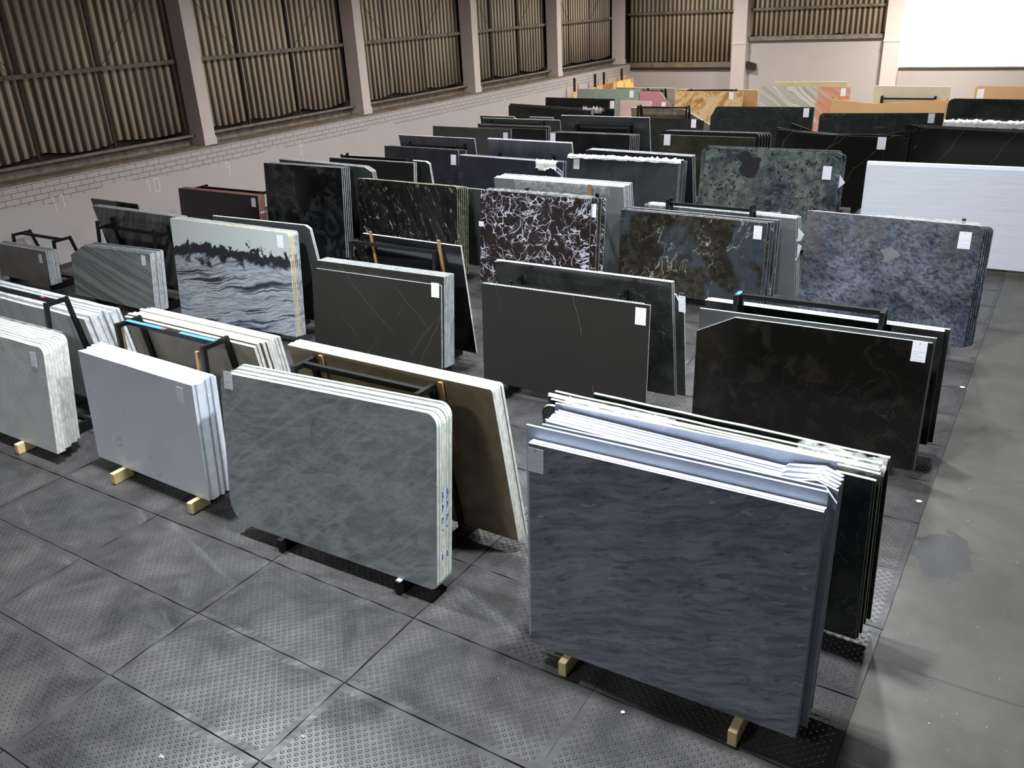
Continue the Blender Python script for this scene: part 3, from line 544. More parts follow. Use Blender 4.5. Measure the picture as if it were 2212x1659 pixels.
for x in (-6.68, -5.03):
    bm = bmesh.new(); box(bm, (-.03, 0, 0), (.03, .07, .006)); o = mesh('white_pad', bm, 'padwhite'); o.location = (x, 5.315, .1502); tag(o, f'small white pad on the {"left" if x < -6 else "right"} rail under the mottled grey slab', 'pad')
stack('g', 'golden brown', 'behind the mottled grey slab', -4.31, 6.49, 2.75, 1.96, 1.96, -9.5, 0, 5, 'brown', 'edge_white', .03, .008, cuts={'tr': ('r', .03)}, jit=.006, front='large golden brown slab leaning forward behind the mottled grey one')
batten((-6.55, 6.296, 1.2), (-6.55, 6.152, 2.06), 'short wooden strip against the brown slab, left', .05); batten((-4.92, 6.296, 1.2), (-4.92, 6.152, 2.06), 'short wooden strip against the brown slab, right', .05)
# blue marks on the slab ends
for o in [q for q in bpy.data.objects if q.get('label') in ('third slab from the front, mottled grey stack in the middle of the front row', 'fifth slab from the front, mottled grey stack in the middle of the front row')]:
    bm = bmesh.new(); w_ = max(v.co.x for v in o.data.vertices)
    for z, h in ((.98, .09), (.86, .07), (.74, .03), (.62, .03), (.30, .10)): box(bm, (w_, .004, z), (w_+.0015, .022, z+h*.6)); 
    for z in (.93, .83, .70): bar(bm, (w_+.001, .004, z), (w_+.001, .026, z+.06), .002, .012)
    mesh('marker_scribble', bm, 'bluemark', o)['label'] = 'blue marker scribble'
V = {0: {}, 1: {'dW': 0, 'dx': 0, 'dh': .003}, 2: {'dW': 0, 'dx': .004, 'dh': .002, 'gap': .02}, 3: {'dW': .075, 'dx': .0, 'dh': .105, 'gap': .03, 'face': 'lit_bluegrey'}, 4: {'dW': .01, 'dx': .055, 'dh': .11, 'face': 'lit_bluegrey', 'gap': .03, 'cuts': {'tr': ('c', .09, .11)}}}
for k in range(5, 14): V[k] = {'dW': -.01*(k % 2), 'dx': .03+.008*(k % 3), 'dh': .115+.002*(k % 2), 'face': 'lit_bluegrey', 'gap': .004, 'cuts': {'tr': ('c', .12+.015*(k % 3), .035+.012*(k % 2)), 'top': [(1.98, 2.09-.01*(k % 3)), (1.93, 2.04+.008*(k % 4))]}}
V[14] = {'space': .03, 'dW': -.02, 'dx': -.03, 'dh': .15, 'face': 'lit_bluegrey'}
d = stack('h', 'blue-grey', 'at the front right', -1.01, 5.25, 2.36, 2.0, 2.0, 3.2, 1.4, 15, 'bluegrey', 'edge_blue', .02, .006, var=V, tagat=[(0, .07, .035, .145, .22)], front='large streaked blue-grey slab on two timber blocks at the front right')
b = stack('i', 'green-black', 'behind the blue-grey stack', -.86, 6.62, 3.06, 1.78, 1.78, -8, -1, 9, 'greenblack', 'edge_green', .022, .008, rough=.006, jit=.03, var={0: {'cuts': {'tl': ('r', .12)}}, 1: {'cuts': {'tl': ('r', .09)}, 'gap': .05}, 8: {'space': .05, 'dW': -.35, 'dx': .05, 'dh': .05}, 4: {'dh': .03}, 6: {'dh': .04}})
slab_rack('h', 'black A-frame rack hidden between blue-grey and green-black stacks', -3.08, -1.53, 5.25+d, 6.62, 3.2, -8, 1.5)
bearer(-3.0, 5.10, .6, 'timber block under the left end of the blue-grey slab'); bearer(-1.45, 5.08, .6, 'timber block under the right end of the blue-grey slab')
film('crumpled plastic over the right corner of the green-black stack', -1.5, -.80, 6.42, 6.62, 1.98, .16, .10, -8, 4, .02, yawd=0)
film('clear plastic draped along the left half of the green-black stack', -3.7, -2.6, 6.44, 6.60, 1.955, .04, .04, -8, 6, .006)
film('thin plastic over the tops of the cloudy white stack', -14.0, -11.2, 5.60, 5.92, 1.665, .02, .02, 8, 7, .004)

# ---- second row, y about 10
d = stack('j', 'taupe', 'at the left end, second row', -18.84, 10.0, 2.0, .76, .76, 6, .5, 7, 'taupe', 'edge_light', .025, .013, tagat=[(0, -.24, .08)], front='low taupe slab at the left edge of the frame')
slab_rack('j', 'low black A-frame rack behind the taupe slabs by the left wall', -20.6, -18.98, 10.28, 11.05, 6, -14, 1.08)
d = stack('k', 'banded grey', 'left of the panda slab', -14.89, 9.80, 2.75, 1.10, 1.17, 7.8, -.7, 8, 'banded', 'edge_light', .026, .014, cuts={'tl': ('c', .5, .25)}, jit=.02, tagat=[(0, -.22, .05)], front='wavy banded grey-green slab in the second row, left')
stack('l', 'diagonal grey', 'behind the banded grey stack', -14.75, 10.95, 2.95, 1.74, 1.74, -8, -.6, 4, 'diagonal', 'edge_grey', .03, .012, cuts={'bl': ('c', .35, 1.3)}, front='dark slab with diagonal grey streaks leaning behind the rack')
stack('l2', 'thin olive', 'against the left wall, second row', -16.6, 11.3, 1.7, 1.78, 1.78, -7, -.6, 1, 'olive', 'edge_olive', .03)
slab_rack('k', 'black A-frame rack with raised posts behind the banded grey slabs', -17.1, -15.2, 10.1, 10.95, 8, -8, 1.56, ext=.12)
V = {k: {'dx': .012*k, 'dh': -.01+.015*(k % 2), 'edge': 'edge_yellow' if k in (1, 2) else 'edge_mix'} for k in range(1, 6)}
d = stack('m', 'panda', 'in the second row', -11.21, 10.02, 3.0, 1.90, 1.86, 6.1, 2.4, 6, 'panda', 'edge_green', .024, .008, cuts={'tr': ('r', .06)}, var=V, tagat=[(0, -.2, .05, .14, .22)], front='black and white wavy panda slab in the second row')
stack('m2', 'coal black', 'behind the panda stack', -11.08, 10.85, 2.40, 1.93, 1.93, -8, 2.4, 2, 'darkgrey', 'edge_white', .02, .01, cuts={'tr': ('c', .1, .06)}, front='black slab with a white edge leaning behind the panda slab')
slab_rack('m', 'black A-frame rack hidden behind the panda slab', -13.6, -11.9, 10.2, 10.85, 6, -8, 1.7)
film('white plastic over the top of the panda stack', -14.1, -11.5, 10.24, 10.36, 1.99, .04, .04, 6, 9, .008, yawd=0)
V = {0: {'dh': -.13, 'dx': -.03, 'dW': -.04}, **{k: {'dx': .006*k, 'dh': 0, 'dW': 0} for k in range(1, 8)}}
d = stack('n', 'veined charcoal', 'in the second row', -7.91, 10.0, 2.73, 1.48, 1.48, 7.3, 1.8, 8, 'pietra', 'edge_light', .024, .008, var=V, cuts={'tl': ('c', .10, .07)}, tagat=[(0, -.11, -.03, .15, .23)], front='shorter veined charcoal slab in front of a taller one')
stack('n2', 'glossy black', 'behind the veined charcoal stack', -7.80, 10.78, 2.06, 1.89, 1.89, -6.5, -1.5, 1, 'black', 'edge_white', .03)
slab_rack('n', 'black A-frame rack with wooden strips behind the veined charcoal slabs', -10.0, -8.28, 10.0+d, 10.78, 7.3, -6.5, 1.93)
batten((-9.66, 10.71, 1.0), (-9.66, 10.585, 2.1), 'upright wooden strip at the left of the black slab'); batten((-8.22, 10.68, 1.0), (-8.22, 10.555, 2.1), 'upright wooden strip at the right of the black slab', .06)
d = stack('o', 'matte charcoal', 'in the middle of the second row', -4.40, 10.0, 2.66, 1.54, 1.54, 4, 2, 2, 'matte', 'edge_light', .022, .004, var={1: {'dW': -.12, 'dx': -.10, 'dh': .004}}, tagat=[(0, -.13, .05, .155, .24)], front='large plain matte charcoal slab with a tag at the right')
stack('o2', 'smoky black', 'behind the matte charcoal slab', -4.24, 10.66, 2.83, 1.80, 1.80, -7.5, .6, 3, 'coal', 'edge_light', .022, .012, var={0: {'cuts': {'tl': ('c', .14, .02)}}, 1: {'dx': .01, 'dW': 0, 'dh': 0}, 2: {'dx': .14, 'dh': -.2, 'dW': .05, 'cuts': {'tr': ('c', .12, .28)}}}, tagat=[(2, -.02, .0, .10, .24, -.02)], front='smoky black slab with a pale top edge leaning forward, second row')
slab_rack('o', 'black rack with a long pale-topped bar behind the matte charcoal slab', -6.62, -4.90, 10.08, 10.66, 4, -7.5, 1.66, ext=.10)
V = {1: {'dW': .02, 'dx': .03, 'dh': .05, 'cuts': {}, 'face': 'darkgrey'}, 2: {'dW': .0, 'dx': .035, 'dh': .04, 'cuts': {}, 'face': 'darkgrey'}}
d = stack('p', 'brown-black', 'by the concrete aisle', -.95, 9.95, 2.72, 1.60, 1.60, 3, 2.2, 3, 'brownblack', 'edge_light', .022, .010, cuts={'tl': ('c', .48, .24)}, var=V, tagat=[(0, -.12, .0, .155, .24)], front='glossy brown-black slab with a clipped top left corner')
stack('p2', 'olive black', 'behind the tall bar rack', -.90, 10.70, 2.84, 1.66, 1.64, -10, 1.6, 4, 'coal', 'edge_white', .022, .008, cuts={}, var={3: {'dx': .06, 'dW': .02, 'dh': 0}}, front='dark slab with a bright white top edge behind the tall rack')
rk = slab_rack('p', 'tall black rack with a blue tape end beside the aisle', -3.24, -1.53, 10.12, 10.70, 3, -10, 2.0)
cp = [q for q in rk.children if q.name.startswith('crosspiece')][0]; ys = [v.co.y for v in cp.data.vertices]; xs = [v.co.x for v in cp.data.vertices]; zt = max(v.co.z for v in cp.data.vertices)
bm = bmesh.new(); box(bm, (min(xs), min(ys)+.01, zt), (max(xs), max(ys)+.05, zt+.002)); mesh('tape', bm, 'bluetape', cp)['label'] = 'blue tape'

# ---- third row, y about 14.4
d = stack('q', 'dark brown', 'against the left wall', -16.81, 14.4, 2.95, 1.25, 1.24, 6, 1.1, 6, 'brownblack', 'edge_red', .026, .01, tagat=[(0, -.17, .06, .15, .22)], front='dark brown slab with pink-red side edges by the left wall')
bm = bmesh.new(); box(bm, (0, 0, 0), (.012, .22, .06)); o = mesh('tape', bm, 'whitetape'); o.location = (-16.78, 14.5, .95); tag(o, 'white tape across the red edges by the left wall', 'tape')
slab_rack('q', 'black A-frame rack behind the red-edged dark brown slabs', -19.4, -17.05, 14.4+d, 15.3, 6, -8, 1.40)
V = {k: {'dx': .02*k, 'dW': 0, 'dh': 0} for k in range(1, 5)}; V[0] = {}
d = stack('r', 'clouded black', 'in the third row', -13.98, 14.4, 2.47, 2.06, 2.06, 6, 1.2, 5, 'clouded', 'edge_light', .024, .016, var=V, front='tall clouded black slab with a dark patch low right')
stack('r2', 'deep grey', 'behind the clouded black slab', -13.4, 15.25, 3.05, 2.07, 2.04, -8, -2, 4, 'darkgrey', 'edge_grey', .028, .01, cuts={'tr': ('c', .2, .1)}, front='deep grey slab leaning behind the clouded black one')
slab_rack('r', 'black rack hidden behind the clouded black slab', -15.9, -14.3, 14.62, 15.25, 6, -8, 1.75)
V = {k: {'dx': .03*k, 'dW': .02, 'dh': .0-.004*k} for k in range(1, 6)}
d = stack('s', 'gold veined', 'in the third row', -10.72, 14.35, 2.72, 1.88, 1.86, 6, .6, 6, 'goldvein', 'edge_olive', .024, .008, cuts={'tr': ('r', .07)}, rough=.006, var=V, front='black slab with fine gold-white cracks in the third row')
stack('s2', 'grey-green', 'behind the gold veined stack', -10.33, 15.1, 2.3, 1.76, 1.74, -5, -.9, 1, 'greenslate', 'edge_light', .028)
slab_rack('s', 'black rack hidden behind the gold veined slabs', -12.9, -11.3, 14.6, 15.1, 6, -5, 1.6)
bm = bmesh.new(); box(bm, (-.045, -.004, -.015), (.045, 0, .015)); o = mesh('sticker', bm, 'paper'); o.location = (-13.33, 14.35+.165, 1.87); tag(o, 'small white sticker on the gold veined black slab', 'sticker')
V = {1: {'dx': .12, 'dW': .02, 'dh': 0}, 2: {'dx': .17, 'dW': .05, 'dh': .01, 'face': 'olive'}, 3: {'dx': .24, 'dW': .1, 'dh': .0}}
d = stack('t', 'white-cracked black', 'in the third row', -7.52, 14.22, 2.50, 1.88, 1.86, 6.4, .9, 4, 'cracked', 'edge_grey', .024, .018, cuts={'tr': ('r', .03)}, var=V, tagat=[(0, .02, .62, .12, .1), (1, -.10, .10, .15, .25)], front='striking black slab with a network of white cracks')
stack('t2', 'plain grey', 'behind the white-cracked black slab', -7.22, 15.45, 2.99, 1.97, 1.96, -8, 0, 10, 'grey', 'edge_light', .028, .012, jit=.015, front='plain grey slab wrapped in plastic behind the white-cracked one')
slab_rack('t', 'black rack behind the white-cracked black slab', -9.4, -7.78, 14.5, 15.45, 6.4, -8, 1.84, ext=.1)
batten((-7.92, 15.3, 1.1), (-7.92, 15.12, 2.12), 'upright brown strip on the plastic-wrapped plain grey stack', .07)
film('clear plastic wrapped over the plain grey stack', -9.7, -7.5, 15.17, 15.5, 2.11, .3, .1, -8, 11, .015)
film('plastic along the top of the white-cracked black slab', -9.9, -7.5, 14.42, 14.56, 2.03, .03, .03, 6, 12, .008)
V = {1: {'dx': .05, 'dW': 0, 'dh': .01}, 2: {'dx': .09, 'dW': 0, 'dh': .01}, 3: {'dx': .14, 'dh': .03, 'dW': -.02}, 4: {'dx': .17, 'dW': -.02, 'dh': .03}}
d = stack('u', 'brown breccia', 'in the third row', -4.32, 14.85, 2.86, 1.56, 1.55, 3.5, -1, 7, 'breccia', 'edge_light', .022, .018, var=V, tagat=[(0, -.16, .06, .15, .24)], front='brown and blue-grey brecciated slab with pale veins')
stack('u2', 'smooth grey', 'behind the brown breccia stack', -3.95, 15.72, 2.9, 1.58, 1.56, -9.5, -2, 7, 'grey', 'edge_light', .028, .006, jit=.02, front='smooth grey slab whose end shows right of the breccia')
slab_rack('u', 'black rack with a short raised bar above the breccia slab', -6.35, -4.72, 15.02, 15.72, 3.5, -9.5, 1.84, ext=.07)
film('crumpled plastic on the top edges behind the breccia slab', -6.9, -4.3, 15.48, 15.68, 1.72, .04, .04, -8, 13, .012)
bm = bmesh.new(); prism(bm, [(0, 0), (.1, .02), (.16, .14), (.02, .28)], .002, 0, 0); o = mesh('paper_sheet', bm, 'paper'); o.location = (-3.99, 15.6, 1.25); tag(o, 'loose paper corner sticking out of the smooth grey stack', 'paper')
bm = bmesh.new(); prism(bm, [(0, 0), (.05, .02), (.12, .3), (.02, .36)], .002, 0, 0); o = mesh('paper_sheet', bm, 'paper'); o.location = (-3.99, 15.66, .86); tag(o, 'lower white paper sticking out of the smooth grey stack', 'paper')
V = {k: {'dx': .03*k, 'dW': .01, 'dh': .0-.006*k, 'rough': .008} for k in range(1, 6)}
d = stack('v', 'pebbled blue-grey', 'at the aisle, third row', -.91, 14.30, 2.58, 1.98, 1.92, 3.2, 2.5, 5, 'pebbled', 'edge_grey', .024, .01, cuts={'tr': ('r', .10), 'br': ('r', .05)}, var=V, tagat=[(0, -.24, .1, .17, .26)], front='large pebbled blue-grey slab with an embedded pale chip')
bm = bmesh.new(); prism(bm, [(-.16, .06), (-.1, -.02), (-.06, -.14), (.02, -.08), (.16, 0), (.09, .06), (0, .12)], .0015, 0, 0); ob = [q for q in bpy.data.objects if q.get('label') == 'large pebbled blue-grey slab with an embedded pale chip'][0]
o = mesh('pale_inclusion', bm, 'grey', ob); o.location = (1.33, -.0012, 1.38); o['label'] = 'pale angular stone chip'
slab_rack('v', 'black rack behind the pebbled blue-grey slab', -3.1, -1.25, 14.5, 15.2, 3.2, -8, 2.0, ext=.05)
film('white plastic along the top of the pebbled blue-grey stack', -2.5, -1.0, 14.44, 14.6, 2.07, .02, .03, 3, 15, .008)

# ---- fourth row, y about 19
TG = lambda dx, dz: [(0, dx, dz, .17, .27)]
d = stack('w', 'plain jet', 'behind the deep grey slabs', -14.12, 17.2, 2.9, 1.69, 1.69, 6, 0, 3, 'matte', 'edge_light', .03, .008, front='plain black slab with a pale right edge near the left wall')
stack('w2', 'green-slate', 'behind the plain jet stack', -13.98, 18.05, 2.95, 1.70, 1.66, -8, .4, 2, 'greenslate', 'edge_white', .03, .01, cuts={'tr': ('c', .1, .06)}, front='grey-green slab with white edges behind the plain black one')
slab_rack('w', 'black rack behind the plain black slab near the left wall', -16.7, -14.5, 17.4, 18.05, 6, -8, 1.88, ext=.04)
d = stack('x', 'flat black', 'left of the lavender-edged stack', -14.0, 19.0, 2.5, 1.77, 1.73, 6, 2.2, 2, 'purple', 'edge_light', .026, .05, var={1: {'dx': .2, 'dW': .1, 'dh': 0}}, tagat=TG(-.16, .12), front='flat blue-black slab with a tag, fourth row')
stack('x2', 'dusty blue', 'behind the flat black slab', -13.85, 20.0, 2.55, 2.0, 1.97, -8, 2.5, 1, 'bluedust', 'edge_light', .03, cuts={'bl': ('c', .3, 1.5)})
slab_rack('x', 'black rack in front of the single dusty blue slab', -16.0, -14.15, 19.25, 20.0, 6, -8, 1.92, ext=.05)
V = {0: {'cuts': {'tr': ('c', .5, .32)}}, 1: {'cuts': {'tr': ('c', .46, .30)}, 'dx': 0, 'dh': 0}, 2: {'cuts': {'tr': ('c', .4, .26)}, 'dx': 0, 'dh': 0}, 3: {'dx': .0, 'dW': 0, 'dh': -.01}, 4: {'dx': .05, 'dW': .02, 'dh': .0}}
d = stack('y', 'lavender-edged', 'in the fourth row', -10.80, 18.95, 3.06, 1.64, 1.58, 6, 2.5, 5, 'purple', 'edge_blue', .028, .012, var=V, front='blue-black slab with a lavender top edge and curled plastic')
stack('y2', 'pale-streaked blue', 'behind the lavender-edged stack', -10.85, 20.0, 2.5, 2.0, 1.96, -8, 2.5, 2, 'bluedust', 'edge_light', .03, .01, front='dusty blue slab with pale drip streaks, fourth row')
slab_rack('y', 'black rack whose post tips rise behind the lavender-edged stack', -12.98, -11.35, 19.2, 20.0, 6, -8, 1.7, ext=.08)
film('curled white plastic hanging at the right end of the lavender-edged stack', -11.5, -10.9, 19.05, 19.14, 1.73, .22, .02, 6, 21, .02, mt='foam')
d = stack('z', 'dark slate', 'in the fourth row', -7.71, 19.0, 3.0, 1.74, 1.72, 6, -1.2, 6, 'slate', 'edge_light', .026, .026, cuts={'tl': ('r', .12)}, var={3: {'face': 'bluedust', 'dx': .06}, 4: {'dx': .08}, 5: {'dx': .09}}, tagat=[(0, .28, .02, .17, .28)], front='dark slate slab with white foam along its top')
stack('z2', 'blue-black', 'behind the dark slate stack', -7.60, 20.0, 2.9, 1.80, 1.77, -8, -2, 5, 'purple', 'edge_grey', .028, .014, cuts={'tl': ('c', .1, .04)}, front='blue-black slab showing above the foam-topped dark slate')
slab_rack('z', 'black rack hidden between dark slate and blue-black stacks', -9.9, -8.3, 19.35, 20.0, 6, -8, 1.6)
film('bumpy white foam laid along the top of the dark slate stack', -10.65, -7.65, 19.19, 19.34, 1.885, .05, .02, 6, 22, .022, name='foam_strip', mt='foam', yawd=0, cat='foam strip')
V = {1: {'dx': -.04, 'dW': -.02, 'dh': .02}, 2: {'dx': -.02, 'dW': -.05, 'dh': .03}, 3: {'dx': .06, 'dW': .2, 'dh': -.05}}
d = stack('aa', 'green-grey', 'in the fourth row', -4.08, 18.95, 2.95, 2.10, 2.10, 6, 1.5, 4, 'verde', 'edge_mix', .026, .02, cuts={'tl': ('r', .05), 'tr': ('r', .07)}, var=V, tagat=[(0, -.26, .28, .18, .28)], front='green-grey slab with a web of veins and dark patches')
slab_rack('aa', 'black rack behind the green-grey veined slab', -6.4, -4.8, 19.2, 20.0, 6, -8, 1.8)
bm = bmesh.new(); prism(bm, [(0, 0), (.14, .14), (.02, .3)], .002, 0, 0); o = mesh('paper_sheet', bm, 'paper'); o.location = (-4.10, 19.15, 1.5); tag(o, 'paper corner sticking out right of the green-grey slab', 'paper')
V = {1: {'dW': .04, 'dx': 0, 'dh': .035, 'gap': .01}, **{k: {'dW': .05, 'dx': 0, 'dh': .035} for k in range(2, 7)}}
stack('bb', 'linear white', 'at the aisle, fourth row', .55, 19.03, 4.05, 1.92, 1.92, 3, 2.2, 7, 'linear', 'edge_blue', .028, .004, var=V, front='very large bluish white slab with fine horizontal lines')
slab_rack('bb', 'low black rack carrying the large lined white slabs', -3.0, -.2, 19.30, 20.2, 3, -6, 1.5)
bearer(-1.15, 18.86, .5, 'timber block under the large lined white slab', .09)

# ---- fifth row, y about 23.5
d = stack('cc', 'grey-green plain', 'near the left wall, fifth row', -15.16, 23.5, 3.0, 1.66, 1.62, 6, 2.5, 1, 'greenslate', 'edge_light', .03, tagat=TG(-.2, .1))
d = stack('dd', 'dark chocolate', 'in the fifth row', -13.93, 23.6, 2.5, 1.66, 1.64, 6, 2.2, 4, 'black', 'edge_light', .03, .02, var={1: {'dh': .06, 'dx': .05}, 2: {'dh': .07, 'dx': .08, 'dW': .1}, 3: {'dh': .08, 'dW': .1}}, front='very dark brown-black slab beside the grey-green one, fifth row')
stack('dd2', 'notched green-grey', 'in the fifth row', -13.75, 24.55, 2.85, 1.88, 1.86, -8, 2.5, 2, 'greenslate', 'edge_light', .03, .02, var={1: {'dh': .07, 'dx': -.25, 'dW': -.15, 'cuts': {'top': [(1.85, 1.94), (1.65, 1.80), (1.45, 1.80), (1.25, 1.94)]}}}, front='green-grey slab leaning forward in front of a notched one')
slab_rack('dd', 'black rack bar in front of the notched green-grey slab', -16.2, -14.3, 23.8, 24.55, 6, -8, 1.90, ext=.07)
V = {k: {'dx': .035*k, 'dh': 0, 'dW': 0} for k in range(1, 6)}
d = stack('ee', 'white-rimmed black', 'in the fifth row', -11.03, 23.5, 2.6, 1.60, 1.58, 6, 2.4, 6, 'black', 'edge_white', .022, .03, cuts={'tr': ('r', .05)}, var=V, tagat=[(0, .06, .0, .17, .27)], front='black slab with thin white rims and a tag at top left')
stack('ee2', 'big black', 'behind the white-rimmed stack', -10.7, 24.5, 2.9, 2.04, 2.02, -8, 2.4, 1, 'slate', 'edge_white', .03)
slab_rack('ee', 'black rack with a white-topped bar before the big black slab', -13.0, -11.25, 23.85, 24.5, 6, -8, 1.95)
V = {1: {'dx': .01, 'dW': 0, 'dh': 0}, **{k: {'dx': .06*k, 'dh': .10, 'dW': .05*k, 'edge': 'edge_white', 'cuts': {'tl': ('r', .1), 'tr': ('r', .12)}, 'face': 'black'} for k in range(2, 7)}}
d = stack('ff', 'olive brown', 'in the fifth row', -7.35, 23.45, 2.74, 1.64, 1.64, 6, 1.5, 7, 'olive', 'edge_light', .024, .03, var=V, tagat=[(0, .26, -.02, .19, .3)], front='large olive brown slab reaching down to the floor')
slab_rack('ff', 'black rack behind the olive brown slabs', -9.6, -7.9, 23.95, 24.6, 6, -8, 1.5)
V = {1: {'dx': .38, 'dW': .40, 'dh': .04, 'gap': .06, 'cuts': {'top': [(2.2, 1.83), (1.4, 1.80), (.7, 1.85)]}}, 2: {'dx': .42, 'dW': .3, 'dh': -.02}, 3: {'dx': .5, 'dW': .3, 'dh': -.06}, 4: {'dx': .5, 'dW': .2, 'dh': .14}}
stack('gg', 'line-veined black', 'in the fifth row', -4.02, 23.4, 2.7, 1.90, 1.78, 6, 1.5, 5, 'lined', 'edge_light', .022, .02, cuts={'top': [(2.0, 1.78), (1.2, 1.80), (.6, 1.84)]}, var=V, tagat=[(0, -.08, .0, .2, .3)], front='black slab with a sagging top edge and thin diagonal lines')
slab_rack('gg', 'black rack behind the sagging line-veined black slabs', -6.2, -4.6, 23.8, 24.5, 6, -8, 1.5)
stack('hh', 'right line-veined black', 'at the right edge', 1.4, 23.5, 4.7, 2.0, 1.92, 6, -1.5, 5, 'lined', 'edge_grey', .024, .04, var={k: {'dW': .1*k, 'dh': .008*k, 'dx': 0} for k in range(1, 5)}, cuts={'tl': ('r', .04)}, front='wide black slab with long pale lines at the right edge')
slab_rack('hh', 'black rack behind the line-veined black stack at the right edge', -2.0, .8, 23.9, 24.7, 6, -8, 1.6)

# ---- sixth row, y about 28
stack('ii', 'jet black', 'near the left wall, sixth row', -14.7, 28.1, 3.5, 1.76, 1.64, 6, -.5, 3, 'black', 'edge_grey', .03, .05, var={1: {'dh': .03}, 2: {'dh': .05, 'dW': .05}}, front='jet black slab under a lump of plastic, sixth row')
film('lump of pale plastic on the jet black stack', -15.1, -14.3, 28.33, 28.5, 1.80, .12, .06, 6, 31, .06, mt='film')
slab_rack('ii', 'black rack behind the jet black slabs, sixth row', -17.6, -15.2, 28.4, 29.1, 6, -8, 1.4)
stack('jj', 'tall jet black', 'before the pale green slab', -14.37, 29.3, 2.85, 1.93, 1.90, 6, 2, 2, 'black', 'edge_light', .03, tagat=TG(-.1, .06), front='tall jet black slab with a tag before the pale green slab')
stack('kk', 'dark forest', 'in the sixth row', -10.72, 28.1, 2.2, 1.46, 1.44, 6, 2, 4, 'forest', 'edge_dark', .03, .03, var={k: {'dx': .05*k, 'dh': -.02*k, 'dW': 0} for k in range(1, 4)}, tagat=TG(-.14, .0), front='dark forest green slab with white flecks and a tag')
stack('kk2', 'brown-grey marble', 'behind the sixth row rack', -10.5, 29.1, 2.9, 1.72, 1.70, -8, 2.4, 1, 'brownmarble', 'edge_white', .03, cuts={'tr': ('c', 1.0, .55)})
slab_rack('kk', 'dark rack frame standing before the orange onyx, sixth row', -13.0, -11.25, 28.35, 29.1, 6, -8, 1.93, ext=.04)
stack('ll', 'green-black granite', 'in the sixth row', -7.0, 28.1, 3.25, 1.86, 1.88, 6, 2.2, 3, 'forest', 'edge_dark', .03, .02, cuts={'tl': ('c', .18, .30)}, tagat=TG(-.22, .02), front='wide green-black slab with a stepped left corner')
slab_rack('ll', 'black rack behind the wide green-black slab', -9.6, -7.6, 28.4, 29.1, 6, -8, 1.4)
stack('mm', 'speckled green-black', 'in the sixth row', -3.33, 28.1, 3.45, 1.72, 1.78, 6, 2.2, 2, 'forest', 'edge_dark', .03, .02, cuts={'tl': ('c', .1, .05)}, tagat=TG(-.32, .0), front='speckled green-black slab before the peach onyx')
slab_rack('mm', 'black rack behind the speckled green-black slab', -6.0, -4.0, 28.4, 29.1, 6, -8, 1.3)
stack('nn', 'smoky grey', 'at the far right', 1.2, 28.1, 4.5, 2.17, 2.17, 6, -1.5, 3, 'coal', 'edge_light', .03, .02, cuts={'tl': ('r', .14)}, front='smoky dark grey slab with a rounded corner, far right')
film('white plastic fold lying before the smoky grey slab', -3.25, 1.2, 27.72, 27.98, 1.77, .18, .04, 6, 33, .03, mt='foam')
stack('nnf', 'low black-rimmed', 'before the smoky grey slab', 1.2, 27.6, 4.45, 1.61, 1.59, 6, -1.0, 4, 'black', 'edge_grey', .03, .03, front='low black slab under the white plastic fold, far right')
slab_rack('nn', 'black rack behind the smoky grey slab at the far right', -2.6, .6, 28.3, 29.1, 6, -8, 1.5)

# ---- seventh row, onyx and light marbles, y about 33
stack('oo', 'pale green marble', 'below the glowing onyx', -14.98, 32.7, 2.7, 1.88, 1.88, 6, 2.5, 3, 'palegreen', 'edge_cream', .03, .02, tagat=TG(-.3, .04), front='pale green marble slab with grey veins and a tag')
stack('pp', 'pink marble', 'right of the pale green slab', -13.55, 32.75, 1.38, 1.82, 1.82, 6, 2, 2, 'pink', 'edge_cream', .03, .02, cuts={'tr': ('c', .55, .62)}, tagat=TG(-.36, .40), front='pink marble slab with a diagonal cut corner')
stack('pp0', 'pale pink onyx', 'before the pink marble', -14.2, 32.2, 1.3, 1.52, 1.50, 6, 2, 2, 'palpink', 'edge_cream', .03, .05, cuts={'tr': ('r', .1)}, front='pale pink rounded slab before the pink marble')
stack('pp2', 'beige veined marble', 'behind the pink marble', -13.70, 33.75, 2.6, 1.90, 1.88, -8, -1, 2, 'beigemarble', 'edge_cream', .03, .02, cuts={'tr': ('r', .06)}, front='beige marble slab with brown veins behind the pink one')
slab_rack('pp', 'dark rack frame between the pink and beige marbles', -14.85, -14.1, 33.0, 33.75, 6, -8, 1.97, ext=.05)
stack('qq', 'orange onyx', 'in the seventh row', -10.78, 32.7, 2.62, 1.84, 1.84, 6, 2.5, 2, 'orange', 'edge_cream', .03, .02, tagat=TG(-.42, .02), front='orange and gold swirled onyx slab with a tag')
stack('qq2', 'peach-gold onyx', 'behind the orange onyx', -10.40, 33.7, 3.15, 1.87, 1.85, -8, 2.5, 1, 'peach', 'edge_cream', .03)
slab_rack('qq', 'dark rack bar above the orange onyx slab', -12.95, -11.2, 33.0, 33.7, 6, -8, 2.03)
stack('rr', 'wavy grey and orange', 'in the seventh row', -6.98, 32.7, 3.15, 2.02, 2.01, 6, -1, 2, 'wave', 'edge_cream', .03, .02, tagat=TG(-.22, .03), front='grey-white wavy marble slab with an orange right part')
stack('rr2', 'pale yellow onyx', 'behind the wavy marble', -7.22, 33.7, 2.55, 2.16, 2.16, -8, 1.9, 1, 'cream', 'edge_cream', .03)
slab_rack('rr', 'dark rack behind the wavy grey and orange slab', -9.4, -7.8, 33.0, 33.7, 6, -8, 1.6)
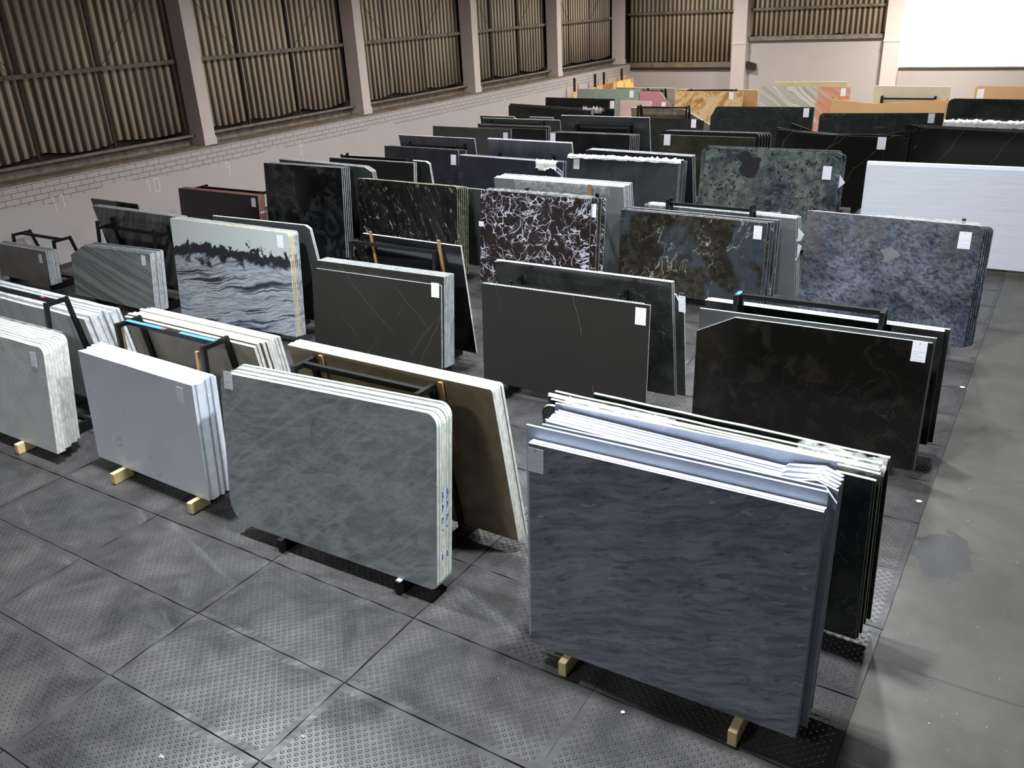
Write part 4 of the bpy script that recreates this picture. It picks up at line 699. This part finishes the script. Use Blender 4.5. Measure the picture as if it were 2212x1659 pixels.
stack('ss', 'sagging peach onyx', 'before the cream slab', -3.70, 31.5, 3.55, 1.76, 1.74, 6, 2, 3, 'peach', 'edge_cream', .03, .05, cuts={'top': [(2.9, 1.72), (2.2, 1.66), (1.4, 1.62), (.7, 1.68)]}, var={2: {'dh': .06, 'face': 'orange'}}, front='peach onyx slab with a sagging top edge')
stack('tt2', 'white onyx', 'with a rack bar before it', -4.02, 35.0, 2.52, 1.90, 1.87, -8, 2.5, 1, 'palonyx', 'edge_cream', .03)
slab_rack('tt', 'grey rack bar before the single white onyx slab', -6.2, -4.45, 34.3, 35.0, 6, -8, 1.64, ext=.06)
stack('uu', 'amber onyx', 'at the right edge, seventh row', 1.0, 32.7, 4.1, 2.05, 2.03, 6, -2, 2, 'peach', 'edge_cream', .03, .03, cuts={'tl': ('r', .08)}, tagat=[(0, .18, .06, .2, .3)], front='amber onyx slab with rounded corner at the right edge')
slab_rack('uu', 'dark rack behind the amber onyx slab', -2.2, .2, 32.95, 33.7, 6, -8, 1.6)

# ---- backlit onyx along the left wall at the far end
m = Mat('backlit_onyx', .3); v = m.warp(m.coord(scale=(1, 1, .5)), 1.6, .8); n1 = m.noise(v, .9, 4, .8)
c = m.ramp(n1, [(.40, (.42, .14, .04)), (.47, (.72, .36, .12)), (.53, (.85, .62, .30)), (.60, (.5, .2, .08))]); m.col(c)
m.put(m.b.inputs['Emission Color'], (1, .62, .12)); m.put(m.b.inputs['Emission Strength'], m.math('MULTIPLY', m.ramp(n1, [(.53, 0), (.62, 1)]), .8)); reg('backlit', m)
for i, (a, b, z) in enumerate(((37.6, 39.9, 1.30), (40.0, 42.1, 1.33), (42.2, 44.2, 1.32))):
    rr = random.Random(i+50); bm = bmesh.new(); n = 8
    pts = [(0, 0), (b-a, 0)]+[(b-a-(b-a)*k/n, z+rr.uniform(-.025, .025)) for k in range(n+1)]
    prism(bm, pts, .03); o = mesh('onyx_slab', bm, ['backlit', 'edge_yellow']); o.location = (-20.35, a, .1)
    o.rotation_euler = (Matrix.Rotation(R(90), 3, 'Z') @ Matrix.Rotation(R(-6), 3, 'X')).to_euler()
    tag(o, f'{("nearest", "middle", "farthest")[i]} glowing orange onyx slab leaning on the left wall', 'stone slab')
for i, y in enumerate((37.95, 40.08, 41.05, 43.1)):
    t_ = empty('wall_post', (-20.62, y, 0)); tag(t_, f'{("nearest", "second", "third", "farthest")[i]} dark post standing by the glowing onyx at the left wall', 'post')
    bm = bmesh.new(); bar(bm, (0, 0, 0), (0, 0, 1.98), .09, .09); mesh('pole', bm, 'darkbeam', t_)
    bm = bmesh.new(); box(bm, (-.15, -.1, 0), (.15, .1, .02)); mesh('base_plate', bm, 'darkbeam', t_)
    batten((-20.5, y+.16, .3), (-20.5, y+.16, 1.66), f'pale strip beside the {("nearest", "second", "third", "farthest")[i]} dark post at the left wall', .07, .03, 'wood')
# debris
rr = random.Random(12)
for (x, y, r, lb) in ((-2.35, 4.98, .02, 'small white pebble beside the mat seam left of the timber block'), (-.78, 9.55, .035, 'small white paper scrap at the mat edge beside the dark slab'), (-.76, 13.1, .04, 'pale scrap on the mat edge below the pebbled slab')):
    bm = bmesh.new(); bmesh.ops.create_icosphere(bm, subdivisions=1, radius=r)
    for q in bm.verts: q.co.z = abs(q.co.z)*.5; q.co.x *= rr.uniform(.7, 1.3)
    o = mesh('stone_chip', bm, 'foam'); o.location = (x, y, 0); tag(o, lb, 'debris')
print('slabs', total)
